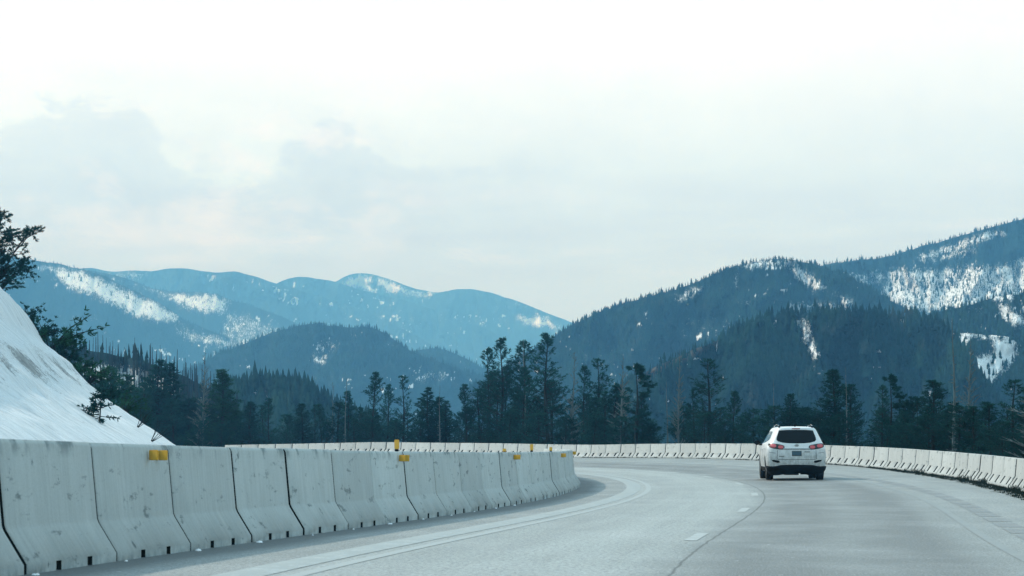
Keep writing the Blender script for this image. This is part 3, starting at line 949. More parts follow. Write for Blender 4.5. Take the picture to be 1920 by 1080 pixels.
# middle hills
hill("hill", [(720, 690), (755, 664), (782, 656), (812, 652), (842, 659), (872, 672), (905, 690), (960, 720), (1040, 760)], 2600, ntree=2200, tree_px=8, seed=17, label="wood on the small hill behind the central hill")
hill("hill", [(250, 740), (330, 702), (370, 685), (400, 668), (450, 648), (500, 628), (550, 613), (590, 607), (640, 613), (690, 613), (720, 624), (745, 641), (770, 658), (800, 670), (850, 688), (900, 705), (1000, 730), (1100, 780)], 2100,
     snow=[([(583, 672), (590, 664), (612, 668), (612, 680), (590, 683)], .85), ([(585, 630), (640, 632), (640, 665), (588, 668)], .38), ([(650, 622), (672, 622), (672, 632), (650, 632)], .45), ([(712, 634), (742, 642), (745, 652), (720, 648)], .42),
           ([(770, 698), (840, 690), (845, 720), (780, 725)], .38), ([(780, 708), (822, 702), (822, 706), (780, 713)], .9), ([(560, 700), (660, 704), (660, 716), (560, 712)], .33)],
     ntree=11000, tree_px=9, seed=18, label="dark conifer wood on the central rounded hill")
# right mountain, its back ridge, knob and the near dark hill
hill("mountain", [(1400, 540), (1480, 512), (1545, 498), (1580, 491), (1640, 485), (1680, 479), (1720, 463), (1760, 454), (1800, 442), (1850, 429), (1900, 414), (1920, 409), (1990, 392), (2100, 380)], 2050,
     snow=[([(1720, 482), (1790, 459), (1850, 434), (1872, 432), (1885, 436), (1820, 457), (1765, 477), (1725, 487)], 1.0), ([(1715, 490), (1790, 477), (1830, 461), (1828, 474), (1750, 492)], .85), ([(1580, 505), (1670, 500), (1700, 520), (1640, 540), (1720, 560), (1600, 590), (1560, 560), (1600, 540)], .5),
           ([(1660, 500), (1760, 500), (1900, 490), (1920, 480), (1990, 480), (1990, 560), (1800, 590), (1640, 590), (1650, 550)], .60)],
     ntree=15000, tree_px=8, seed=19, gully=.06, snow_trees=.5, label="conifers scattered over the snowy upper slope of the right mountain")
hill("mountain", [(900, 720), (960, 680), (1000, 653), (1040, 630), (1075, 608), (1130, 583), (1190, 563), (1250, 548), (1300, 531), (1350, 508), (1395, 493), (1430, 487), (1460, 485), (1490, 487), (1520, 494), (1545, 500), (1575, 512), (1610, 530), (1650, 552), (1700, 580), (1780, 620)], 1400,
     snow=[([(1385, 497), (1430, 489), (1492, 489), (1500, 497), (1470, 500), (1440, 498), (1400, 503)], .95), ([(1478, 502), (1500, 502), (1550, 540), (1530, 546), (1505, 530)], .95), ([(1255, 560), (1300, 540), (1316, 536), (1314, 550), (1280, 562)], .8),
           ([(1485, 566), (1590, 562), (1600, 585), (1490, 588)], .6), ([(1372, 508), (1390, 508), (1388, 550), (1374, 548)], .5), ([(1365, 560), (1425, 552), (1420, 572), (1366, 572)], .42), ([(1560, 545), (1600, 560), (1605, 585), (1575, 575)], .7), ([(1270, 590), (1380, 590), (1370, 640), (1260, 640)], .27), ([(1080, 660), (1160, 640), (1160, 690), (1080, 700)], .25)],
     ntree=30000, tree_px=8, seed=20, gully=.06, label="dark conifer wood on the right mountain below the snowy crest")
hill("hill", [(1660, 640), (1710, 603), (1750, 586), (1800, 577), (1840, 564), (1870, 556), (1895, 553), (1930, 550), (1990, 545), (2080, 560)], 1080,
     snow=[([(1862, 556), (1895, 554), (1894, 560), (1864, 561)], 1.2), ([(1866, 568), (1885, 572), (1920, 600), (1916, 615), (1880, 595)], .85), ([(1810, 575), (1845, 570), (1840, 590), (1815, 590)], .45), ([(1740, 600), (1800, 590), (1790, 610)], .35)],
     ntree=3500, tree_px=13, seed=21, label="conifers on the knob with a levelled snowy pad at the right")
hill("hill", [(1680, 720), (1730, 660), (1765, 630), (1800, 624), (1840, 627), (1890, 632), (1930, 650), (2000, 670), (2080, 720)], 880,
     snow=[([(1765, 628), (1800, 624), (1820, 632), (1812, 650), (1830, 668), (1858, 662), (1860, 640), (1850, 628), (1900, 634), (1912, 650), (1895, 685), (1872, 705), (1850, 730), (1830, 712), (1800, 695), (1776, 655)], .78), ([(1780, 622), (1900, 628), (1900, 634), (1780, 630)], 1.0)],
     ntree=3000, tree_px=13, seed=22, snow_trees=.2, label="trees round the bright snow patch at the right")
hill("hill", [(1080, 800), (1140, 745), (1190, 708), (1225, 690), (1262, 673), (1300, 655), (1340, 640), (1380, 622), (1420, 605), (1455, 594), (1500, 588), (1560, 587), (1640, 590), (1700, 593), (1740, 600), (1770, 615), (1795, 640), (1825, 680), (1860, 730), (1900, 790)], 760,
     snow=[([(1488, 602), (1510, 600), (1518, 620), (1528, 642), (1538, 668), (1524, 672), (1516, 642), (1504, 614)], 1.0), ([(1503, 634), (1514, 634), (1512, 645), (1503, 642)], .8), ([(1528, 690), (1538, 700), (1538, 710), (1530, 706)], .9), ([(1680, 694), (1722, 698), (1720, 706), (1684, 702)], .42), ([(1305, 628), (1345, 622), (1345, 630), (1308, 634)], 1.0), ([(1550, 608), (1575, 608), (1575, 614), (1550, 614)], .5), ([(1456, 610), (1468, 612), (1466, 626), (1458, 622)], .5)],
     brown=[([(1190, 712), (1230, 688), (1290, 660), (1345, 636), (1345, 648), (1290, 675), (1240, 700), (1200, 722)], 1.0)],
     ntree=12000, tree_px=18, seed=23, fleck=.6, gully=.08, snow_trees=.0, label="dense dark conifer wood on the near right hill")
# left: wooded knoll and the burnt slope with standing snags
hill("hill", [(330, 790), (380, 752), (430, 727), (455, 718), (480, 714), (520, 717), (560, 722), (590, 734), (620, 754), (660, 780), (720, 810)], 640,
     snow=[([(478, 732), (490, 732), (492, 740), (482, 742)], 1.0), ([(500, 744), (512, 744), (512, 750), (500, 750)], .7), ([(520, 770), (600, 775), (580, 800), (520, 800)], .25)], brown=[([(490, 722), (540, 730), (540, 740), (500, 736)], .4)],
     ntree=3000, tree_px=24, seed=24, gully=.05, label="close-set conifers on the low wooded knoll")
hill("hill", [(-60, 610), (60, 630), (140, 652), (200, 662), (260, 675), (330, 697), (380, 722), (430, 752), (470, 782), (540, 830)], 480,
     snow=[([(140, 680), (230, 685), (330, 705), (340, 745), (230, 740), (150, 710)], .72)], ntree=700, tree_px=26, seed=25, gully=.05, treeline=False, snow_trees=.25, label="young conifers on the burnt snowy slope")
def build_snags():
    rg = np.random.default_rng(5)
    pts = [(-60, 610), (60, 630), (140, 652), (200, 662), (260, 675), (330, 697), (380, 722), (430, 752), (470, 782)]
    V, Fc = [], []
    for i in range(240):
        px = rg.uniform(120, 460)
        top = np.interp(px, [p[0] for p in pts], [p[1] for p in pts])
        off = rg.uniform(-4, 75) if i % 3 else rg.uniform(-3, 8)
        py = top + off + 4
        r = 480 - 1.35 * max(off, 0) - 3
        x, z = (px - CX) / F * r, CAMZ + (HY - py) / F * r
        h = rg.uniform(14, 44) / F * r; w = rg.uniform(.7, 1.6) / F * r
        lx = rg.normal(0, .03) * h
        b = len(V)
        for k in range(4):
            a = k * math.pi / 2
            V.append((x + w * math.cos(a), r + w * math.sin(a), z - 2.5)); V.append((x + lx + .35 * w * math.cos(a), r + .35 * w * math.sin(a), z + h))
        for k in range(4):
            j = (k + 1) % 4
            Fc.append((b + 2 * k, b + 2 * j, b + 2 * j + 1, b + 2 * k + 1))
    me = mesh_from("snags", V, [np.array(Fc)])
    obj("dead_forest", me, M_BARK, kind="stuff", label="grey standing dead trunks on the burnt slope at left")
build_snags()

# ------------------------------------------------------------------ the white car
def paint_material():
    n = Nodes("white_paint")
    v = n.coord("Object")
    sp = n.new("ShaderNodeSeparateXYZ"); n.L.new(v, sp.inputs[0])
    low = n.ramp(sp.outputs[2], [(.35, 1.0), (.72, .9), (1.02, .42), (1.3, .10)])
    g = n.noise(n.coord("Object", (1, 1, 1)), 7, 7, .7)
    st = n.noise(n.coord("Object", (5, 5, 1.2)), 3, 5, .65)
    f = n.math('MULTIPLY', low, n.ramp(n.math('ADD', n.math('MULTIPLY', g, .6), n.math('MULTIPLY', st, .4)), [(.32, .15), (.60, .95)]))
    c = n.mix(f, (.68, .70, .70), (.20, .215, .205))
    n.b.inputs["Coat Weight"].default_value = .35
    n.b.inputs["Coat Roughness"].default_value = .15
    return n.set(c, n.math('ADD', n.math('MULTIPLY', f, .4), .35), 0, .4)
def glass_material(name, col, rough):
    n = Nodes(name)
    return n.set(col, rough, 0, .12)
def build_car():
    M_P = paint_material()
    M_GL = glass_material("tinted_glass", (.006, .009, .010), .06)
    M_RED = flat("lamp_red", (.58, .10, .11), .4)
    M_LENS = flat("lamp_housing", (.035, .04, .042), .4, 0, .2)
    M_RIM = flat("alloy", (.30, .31, .31), .35, .9)
    M_TYRE = flat("tyre_rubber", (.012, .013, .013), .85, 0, .2)
    M_CHR = flat("chrome", (.55, .57, .57), .18, 1.0)
    M_DARKL = flat("panel_gap", (.035, .038, .038), .8)
    M_PLATE = flat("plate_blue", (.02, .06, .085), .5)
    M_PLATE_L = flat("plate_frame", (.05, .06, .06), .5)
    M_ORG = flat("high_lamp", (.22, .06, .05), .3)
    z_ = np.array([.27, .33, .42, .50, .58, .68, .78, .88, .96, 1.02, 1.08, 1.14, 1.20, 1.27, 1.35, 1.44, 1.53, 1.60, 1.645, 1.675, 1.695, 1.707, 1.714])
    I = lambda xs, ys: np.interp(z_, xs, ys)
    w = I([.27, .35, .5, .7, .85, 1.0, 1.08, 1.15, 1.25, 1.4, 1.53, 1.60, 1.645, 1.675, 1.695, 1.707, 1.714], [.86, .90, .93, .945, .945, .935, .915, .875, .825, .755, .695, .660, .625, .575, .49, .36, .15])
    yr = I([.27, .33, .45, .6, .75, .95, 1.05, 1.15, 1.3, 1.45, 1.58, 1.645, 1.675, 1.695, 1.707, 1.714], [.12, .05, .01, 0, .025, .05, .075, .11, .19, .26, .33, .33, .37, .50, .85, 1.35])
    yf = I([.27, .4, .55, .7, .85, .93, .98, 1.02, 1.08, 1.2, 1.4, 1.53, 1.6, 1.645, 1.675, 1.695, 1.707, 1.714], [4.40, 4.58, 4.63, 4.60, 4.52, 4.36, 4.1, 3.86, 3.72, 3.52, 3.22, 3.02, 2.9, 2.78, 2.62, 2.4, 2.1, 1.8])
    n_r, n_s, n_f = 18, 26, 14
    rows = []
    for zi, wi, a, b in zip(z_, w, yr, yf):
        cr = .30 + .06 * (zi > 1.1); cr = min(cr, wi * .6)
        cf = min(.55, wi * .7)
        half = []
        # from rear centre to front centre along the right side, superelliptic corners
        for t in np.linspace(0, 1, n_r):
            if t < .5:
                half.append((t / .5 * (wi - cr), a + .055 * (t / .5 * (wi - cr) / wi) ** 2))
            else:
                u = (t - .5) / .5 * math.pi / 2
                half.append((wi - cr + cr * math.sin(u) ** .85, a + .055 * ((wi - cr) / wi) ** 2 + cr * 1.05 * (1 - math.cos(u) ** .85)))
        ys0 = half[-1][1]; ye = max(b - cf, ys0 + .05)
        for t in np.linspace(0, 1, n_s + 1)[1:]:
            y = ys0 + (ye - ys0) * t
            half.append((wi * (1 - .035 * max(0, (y - 2.6) / 2.0) ** 2), y))
        wx = half[-1][0]
        for t in np.linspace(0, 1, n_f + 1)[1:]:
            u = t * math.pi / 2
            half.append((wx * math.cos(u) ** .7 if t < 1 else 0.0, ye + (b - ye) * math.sin(u)))
        rows.append(half + [(-x, y) for x, y in half[-2:0:-1]])
    m = len(rows[0])
    V = [(x, y, zi) for r_, zi in zip(rows, z_) for x, y in r_]
    Fq = []
    for i in range(len(rows) - 1):
        for j in range(m):
            Fq.append((i * m + j, i * m + (j + 1) % m, (i + 1) * m + (j + 1) % m, (i + 1) * m + j))
    top = [(len(rows) - 1) * m + j for j in range(m)]
    bot = list(range(m))[::-1]
    me = mesh_from("body", V, [np.array(Fq), np.array([top]), np.array([bot])])
    # wheel arches cut by boolean
    tmp = bpy.data.objects.new("body_tmp", me); COL.objects.link(tmp)
    wheels = [(-.80, .93), (.80, .93), (-.80, 3.63), (.80, 3.63)]
    bm = bmesh.new()
    for x, y in wheels:
        r = bmesh.ops.create_cone(bm, cap_ends=True, segments=40, radius1=.41, radius2=.41, depth=.62)
        bmesh.ops.transform(bm, verts=r["verts"], matrix=Matrix.Translation((math.copysign(.80, x), y, .37)) @ Matrix.Rotation(R(90), 4, 'Y'))
    cme = bpy.data.meshes.new("cut"); bm.to_mesh(cme); bm.free()
    cut = bpy.data.objects.new("cut", cme); COL.objects.link(cut)
    md = tmp.modifiers.new("b", 'BOOLEAN'); md.object = cut; md.operation = 'DIFFERENCE'; md.solver = 'EXACT'
    dg = bpy.context.evaluated_depsgraph_get()
    bme = bpy.data.meshes.new_from_object(tmp.evaluated_get(dg))
    bme.name = "body"
    bvh = BVHTree.FromPolygons([v.co.copy() for v in me.vertices], [tuple(p.vertices) for p in me.polygons])
    bpy.data.objects.remove(tmp); bpy.data.objects.remove(cut)
    for p in bme.polygons: p.use_smooth = True
    bme.materials.clear()

    # place
    s_car, d_car = 72.9, 2.05
    base = road(s_car, d_car).reshape(3)
    nxt = road(s_car + 4, d_car).reshape(3)
    hd = float(np.interp(s_car + 2, SS, TH))
    car = empty("white_car", base, -hd, "white mud-splashed suv driving away in the right lane, seen from behind", "car")
    car.rotation_euler = (math.atan2(nxt[2] - base[2], 4), 0, -hd - R(1.2))
    body = obj("body", bme, M_P, car)

    def drape(name, poly, axis, off, mat, parent, n=14, thick=.012):
        """closed polygon (a,z) draped over the body, seen from the rear (axis 'y') or from a side ('x-','x+')"""
        poly = np.array(poly, float)
        c = poly.mean(0)
        rings = []
        dens = []
        for i in range(len(poly)):
            a, b = poly[i], poly[(i + 1) % len(poly)]
            for t in np.linspace(0, 1, 5)[:-1]: dens.append(a + (b - a) * t)
        dens = np.array(dens)
        verts, fcs = [], []
        K = len(dens)
        lv = [1.0, .985, .95, .91, .87, .82, .76, .68, .58, .46, .3, .15]
        for li, l in enumerate(lv):
            for q in dens:
                p = c + (q - c) * l
                if axis == 'y': o_, d_ = Vector((p[0], -3, p[1])), Vector((0, 1, 0))
                else:
                    sg = -1 if axis == 'x-' else 1
                    o_, d_ = Vector((sg * 3, p[0], p[1])), Vector((-sg, 0, 0))
                h, nn, _, _ = bvh.ray_cast(o_, d_)
                if h is None: h, nn = o_ + d_ * 2.2, -d_
                if nn.dot(d_) > 0: nn = -nn
                e = off if li > 0 else -thick
                verts.append(tuple(h + nn * e))
        p = c
        if axis == 'y': o_, d_ = Vector((p[0], -3, p[1])), Vector((0, 1, 0))
        else: o_, d_ = Vector(((-3 if axis == 'x-' else 3), p[0], p[1])), Vector((1 if axis == 'x-' else -1, 0, 0))
        h, nn, _, _ = bvh.ray_cast(o_, d_)
        if nn.dot(d_) > 0: nn = -nn
        verts.append(tuple(h + nn * off))
        F4, F3 = [], []
        for li in range(len(lv) - 1):
            for k in range(K): F4.append((li * K + k, li * K + (k + 1) % K, (li + 1) * K + (k + 1) % K, (li + 1) * K + k))
        for k in range(K): F3.append(((len(lv) - 1) * K + k, (len(lv) - 1) * K + (k + 1) % K, len(verts) - 1))
        mm = mesh_from(name, verts, [np.array(F4), np.array(F3)])
        bm2 = bmesh.new(); bm2.from_mesh(mm); bmesh.ops.recalc_face_normals(bm2, faces=bm2.faces)
        bm2.to_mesh(mm); bm2.free()
        smooth(mm)
        return obj(name, mm, mat, parent)
    def rounded(cx, cz, rx, rz, p=3.0, n=20, shear=0.0):
        out = []
        for k in range(n):
            t = k / n * 2 * math.pi
            x = rx * math.copysign(abs(math.cos(t)) ** (2 / p), math.cos(t)); z = rz * math.copysign(abs(math.sin(t)) ** (2 / p), math.sin(t))
            out.append((cx + x, cz + z + shear * x))
        return out
    # tailgate glass
    rw = [(-.545, 1.585), (-.3, 1.60), (0, 1.603), (.3, 1.60), (.545, 1.585), (.575, 1.50), (.625, 1.36), (.635, 1.285), (.59, 1.235), (.45, 1.195), (.25, 1.175), (0, 1.17), (-.25, 1.175), (-.45, 1.195), (-.59, 1.235), (-.635, 1.285), (-.625, 1.36), (-.575, 1.50)]
    win = drape("rear_window", rw, 'y', .006, M_GL, body)
    drape("wiper", [(-.02, 1.185), (.40, 1.225), (.40, 1.24), (-.02, 1.20)], 'y', .018, M_BLACK, win)
    drape("high_brake_lamp", rounded(0.0, 1.637, .135, .014, 4), 'y', .008, M_ORG, body)
    for sg in (-1, 1):
        lamp = drape("tail_lamp", [(sg * a, b) for a, b in [(.375, 1.055), (.39, 1.005), (.45, .975), (.60, .985), (.74, 1.01), (.85, 1.05), (.885, 1.10), (.875, 1.155), (.80, 1.175), (.62, 1.155), (.46, 1.125), (.395, 1.10)]], 'y', .010, M_LENS, body)
        drape("red_lens", rounded(sg * .50, 1.055, .085, .052, 2.3), 'y', .020, M_RED, lamp)
        drape("red_lens", rounded(sg * .735, 1.092, .095, .054, 2.3), 'y', .020, M_RED, lamp)
        drape("fog_slot", [(sg * a, b) for a, b in [(.52, .575), (.60, .555), (.76, .60), (.80, .655), (.70, .65), (.56, .625)]], 'y', .006, M_BLACK, body)
    # tailgate details
    drape("grip_shadow_line", [(-.43, .985), (.43, .985), (.43, 1.005), (-.43, 1.005)], 'y', .014, M_DARKL, body)  # dark strip painted as the shadow line at the tailgate grip
    drape("chrome_strip", [(-.43, 1.006), (.43, 1.006), (.42, 1.022), (-.42, 1.022)], 'y', .016, M_CHR, body)
    for pl in ([(-.60, .655), (.60, .655), (.60, .668), (-.60, .668)], [(-.625, .67), (-.61, .67), (-.60, .96), (-.615, .96)], [(.61, .67), (.625, .67), (.615, .96), (.60, .96)],
               [(-.86, .885), (-.66, .86), (-.66, .87), (-.86, .895)], [(.66, .86), (.86, .885), (.86, .895), (.66, .87)]):
        drape("panel_gap", pl, 'y', .003, M_DARKL, body)
    plate = drape("number_plate", [(-.155, .775), (.155, .775), (.155, .935), (-.155, .935)], 'y', .014, M_PLATE_L, body)
    drape("plate_face", [(-.14, .79), (.14, .79), (.14, .92), (-.14, .92)], 'y', .018, M_PLATE, plate)
    bad = [(-.56, .755), (-.40, .755), (-.40, .772), (-.56, .772)]
    drape("badge", bad, 'y', .008, M_DARKL, body)
    drape("badge", [(.24, .895), (.42, .895), (.42, .915), (.24, .915)], 'y', .008, M_DARKL, body)
    # round emblem: an oval ring with a slanted letter H
    bm = bmesh.new()
    for k in range(24):
        t = k / 24 * 2 * math.pi
        box_bm(bm, (.058 * math.cos(t), 0, .031 * math.sin(t)), (.017, .012, .009), 0, Matrix.Rotation(-math.atan2(.031 * math.cos(t), -.058 * math.sin(t)), 4, 'Y'))
    for x in (-.020, .020): box_bm(bm, (x, 0, 0), (.010, .012, .046), 0, Matrix.Rotation(R(24), 4, 'Y'))
    box_bm(bm, (0, 0, 0), (.036, .012, .009), 0, Matrix.Rotation(R(-14), 4, 'Y'))
    e = obj("emblem", bm_mesh("emblem", bm), M_DARKL, body)
    h, nn, _, _ = bvh.ray_cast(Vector((0, -3, 1.105)), Vector((0, 1, 0)))
    e.location = h + nn * .006
    # lower black bumper, diffuser and exhaust
    z2 = np.array([.20, .235, .30, .36, .43, .475, .49])
    bl = []
    for zi in z2:
        off = np.interp(zi, [.20, .26, .40, .47, .49], [-.05, .02, .032, .02, -.01])
        wi = np.interp(zi, z_, w) + off
        a = np.interp(zi, z_, yr) - off
        rowv = []
        for t in np.linspace(-1, 1, 33):
            u = abs(t)
            x = math.copysign(min(u / .72, 1) * (wi - .28) + (.28 * math.sin((u - .72) / .28 * math.pi / 2) if u > .72 else 0), t)
            y = a + .055 * (min(u / .72, 1)) ** 2 + (.30 * (1 - math.cos((u - .72) / .28 * math.pi / 2)) if u > .72 else 0)
            lift = (.0 if zi > .3 else (.02 * math.sin(9 * t) + .02 * math.sin(4 * t + 1)) * (.3 - zi) / .1)
            top_ = 0 if zi < .47 else -.035 * min(1, max(0, (u - .55) / .2))
            rowv.append((x, y, zi + lift + top_))
        bl.append(rowv)
    V2 = [p for r_ in bl for p in r_]
    me2 = mesh_from("rear_bumper", V2, [grid_faces(len(z2), 33)[:, ::-1]]); smooth(me2)
    sol = bmesh.new(); sol.from_mesh(me2)
    bmesh.ops.recalc_face_normals(sol, faces=sol.faces)
    bmesh.ops.solidify(sol, geom=sol.faces[:], thickness=-.015); sol.to_mesh(me2); sol.free()
    obj("rear_bumper", me2, M_BLACK, car)
    bm = bmesh.new()
    box_bm(bm, (0, 2.3, .30), (1.55, 3.9, .14), .05)
    box_bm(bm, (-.12, .75, .235), (.55, .45, .14), .05)
    box_bm(bm, (.3, 1.0, .24), (.3, .3, .13), .05)
    obj("underbody", bm_mesh("underbody", bm), M_BLACK, car)
    # wheels
    def wheel_meshes():
        prof = [(.23, -.10), (.30, -.115), (.345, -.108), (.362, -.085), (.365, 0), (.362, .085), (.345, .108), (.30, .115), (.23, .10)]
        K = 40
        V = [(xx, r_ * math.cos(k / K * 2 * math.pi), r_ * math.sin(k / K * 2 * math.pi)) for k in range(K) for r_, xx in prof]
        P_ = len(prof)
        Fq_ = [(k * P_ + i, k * P_ + i + 1, ((k + 1) % K) * P_ + i + 1, ((k + 1) % K) * P_ + i) for k in range(K) for i in range(P_ - 1)]
        t = mesh_from("tyre", V, [np.array(Fq_)]); smooth(t)
        bm = bmesh.new()
        r = bmesh.ops.create_cone(bm, cap_ends=True, segments=32, radius1=.235, radius2=.235, depth=.12)
        bmesh.ops.transform(bm, verts=r["verts"], matrix=Matrix.Rotation(R(90), 4, 'Y'))
        rd = bm_mesh("barrel", bm)
        bm = bmesh.new()
        for k in range(5):
            a = k / 5 * 2 * math.pi
            box_bm(bm, (0, .125 * math.cos(a), .125 * math.sin(a)), (.03, .20, .065), .008, Matrix.Rotation(a, 4, 'X'))
        r = bmesh.ops.create_cone(bm, cap_ends=True, segments=20, radius1=.06, radius2=.06, depth=.045)
        bmesh.ops.transform(bm, verts=r["verts"], matrix=Matrix.Rotation(R(90), 4, 'Y'))
        rim = bm_mesh("rim", bm)
        return t, rd, rim
    tm, bd, rm = wheel_meshes()
    for x, y in wheels:
        sg = math.copysign(1, x)
        tyre = obj("wheel", bd, M_BLACK, car); tyre.location = (x + sg * .0, y, .365)
        t = obj("tyre", tm, M_TYRE, tyre)
        ri = obj("rim", rm, M_RIM, tyre); ri.location = (sg * .085, 0, 0)
    # side glass, door lines, handles
    for ax, sg in (('x-', -1), ('x+', 1)):
        drape("side_window", [(1.98, 1.20), (2.9, 1.16), (3.28, 1.17), (2.95, 1.40), (2.72, 1.535), (2.05, 1.565)], ax, .004, M_GL, body)
        drape("side_window", [(1.18, 1.25), (1.88, 1.205), (1.94, 1.56), (1.25, 1.555)], ax, .004, M_GL, body)
        drape("side_window", [(.72, 1.31), (1.10, 1.26), (1.17, 1.55), (.98, 1.53)], ax, .004, M_GL, body)
        drape("panel_gap", [(1.95, .46), (1.962, .46), (1.962, 1.16), (1.95, 1.16)], ax, .002, M_DARKL, body)
        drape("panel_gap", [(3.02, .46), (3.032, .46), (3.10, 1.08), (3.088, 1.08)], ax, .002, M_DARKL, body)
        drape("door_handle", rounded(1.35, 1.02, .10, .018, 4), ax, .025, M_P, body)
        drape("door_handle", rounded(2.2, .99, .10, .018, 4), ax, .025, M_P, body)
        drape("side_cladding", [(1.42, .29), (3.14, .29), (3.14, .42), (1.42, .42)], ax, .012, M_BLACK, body)
        # mirror on a stalk
        bm = bmesh.new()
        box_bm(bm, (sg * 1.055, 2.98, 1.185), (.20, .13, .15), .05)
        box_bm(bm, (sg * .93, 3.0, 1.12), (.14, .06, .05), .015)
        mi = obj("mirror", bm_mesh("mirror", bm, True), M_BLACK, car)
        bm = bmesh.new(); box_bm(bm, (sg * 1.06, 2.908, 1.19), (.155, .01, .105), .004)
        obj("mirror_glass", bm_mesh("mirror_glass", bm), M_GL, mi)
        # roof rail
        bm = bmesh.new()
        pts = [(sg * .52, .52, 1.66), (sg * .53, .62, 1.735), (sg * .555, 1.4, 1.762), (sg * .545, 2.2, 1.745), (sg * .53, 2.45, 1.68)]
        for a, b in zip(pts, pts[1:]):
            a, b = Vector(a), Vector(b)
            box_bm(bm, (a + b) / 2, (.032, (b - a).length + .02, .03), .008, (b - a).to_track_quat('Y', 'Z').to_matrix().to_4x4())
        rail = obj("roof_rail", bm_mesh("roof_rail", bm), M_CHR, car)
        for c_, s_ in (((sg * .52, .515, 1.695), (.05, .07, .075)), ((sg * .53, 2.42, 1.69), (.045, .07, .06))):
            bm = bmesh.new(); box_bm(bm, c_, s_, .015)
            obj("rail_foot", bm_mesh("rail_foot", bm), M_BLACK, rail)
    bm = bmesh.new()
    r = bmesh.ops.create_cone(bm, cap_ends=True, segments=12, radius1=.03, radius2=.012, depth=.09)
    bmesh.ops.transform(bm, verts=r["verts"], matrix=Matrix.Translation((0, .75, 1.735)))
    obj("antenna", bm_mesh("antenna", bm), M_BLACK, car)
    return car
build_car()

# ------------------------------------------------------------------ trees
class Tree:
    def __init__(self, seed):
        self.r = random.Random(seed)
        self.tv, self.tf = [], []       # trunk and limbs
        self.cv, self.cf = [], []       # needles
    def tube(self, pts, rads, K=5):
        b = len(self.tv)
        prev = None
        for i, (p, rr) in enumerate(zip(pts, rads)):
            p = Vector(p)
            d = (Vector(pts[min(i + 1, len(pts) - 1)]) - Vector(pts[max(i - 1, 0)]))
            d = d.normalized() if d.length > 1e-6 else Vector((0, 0, 1))
            u = d.orthogonal().normalized() if prev is None else (prev - d * prev.dot(d)).normalized()
            prev = u
            v = d.cross(u)
            for k in range(K):
                a = k / K * 2 * math.pi
                self.tv.append(tuple(p + (u * math.cos(a) + v * math.sin(a)) * rr))
        for i in range(len(pts) - 1):
            for k in range(K):
                self.tf.append((b + i * K + k, b + i * K + (k + 1) % K, b + (i + 1) * K + (k + 1) % K, b + (i + 1) * K + k))
    def tuft(self, p, d, n, ln, w, spread):
        r = self.r
        d = Vector(d).normalized()
        for _ in range(n):
            q = (d + Vector((r.gauss(0, 1), r.gauss(0, 1), r.gauss(0, 1))) * spread).normalized()
            sd_ = q.cross(Vector((r.gauss(0, 1), r.gauss(0, 1), r.gauss(0, 1)))).normalized()
            l = ln * r.uniform(.6, 1.25); ww = w * r.uniform(.7, 1.3)
            b = len(self.cv)
            p0 = Vector(p)
            self.cv += [tuple(p0 - sd_ * ww * .35), tuple(p0 + sd_ * ww * .35), tuple(p0 + q * l * .6 + sd_ * ww * .5), tuple(p0 + q * l), tuple(p0 + q * l * .55 - sd_ * ww * .5)]
            self.cf.append((b, b + 1, b + 2, b + 3, b + 4))
    def meshes(self):
        t = mesh_from("trunk", self.tv, [np.array(self.tf)]); smooth(t)
        c = mesh_from("crown", self.cv, [np.array(self.cf)]) if self.cf else None
        return t, c

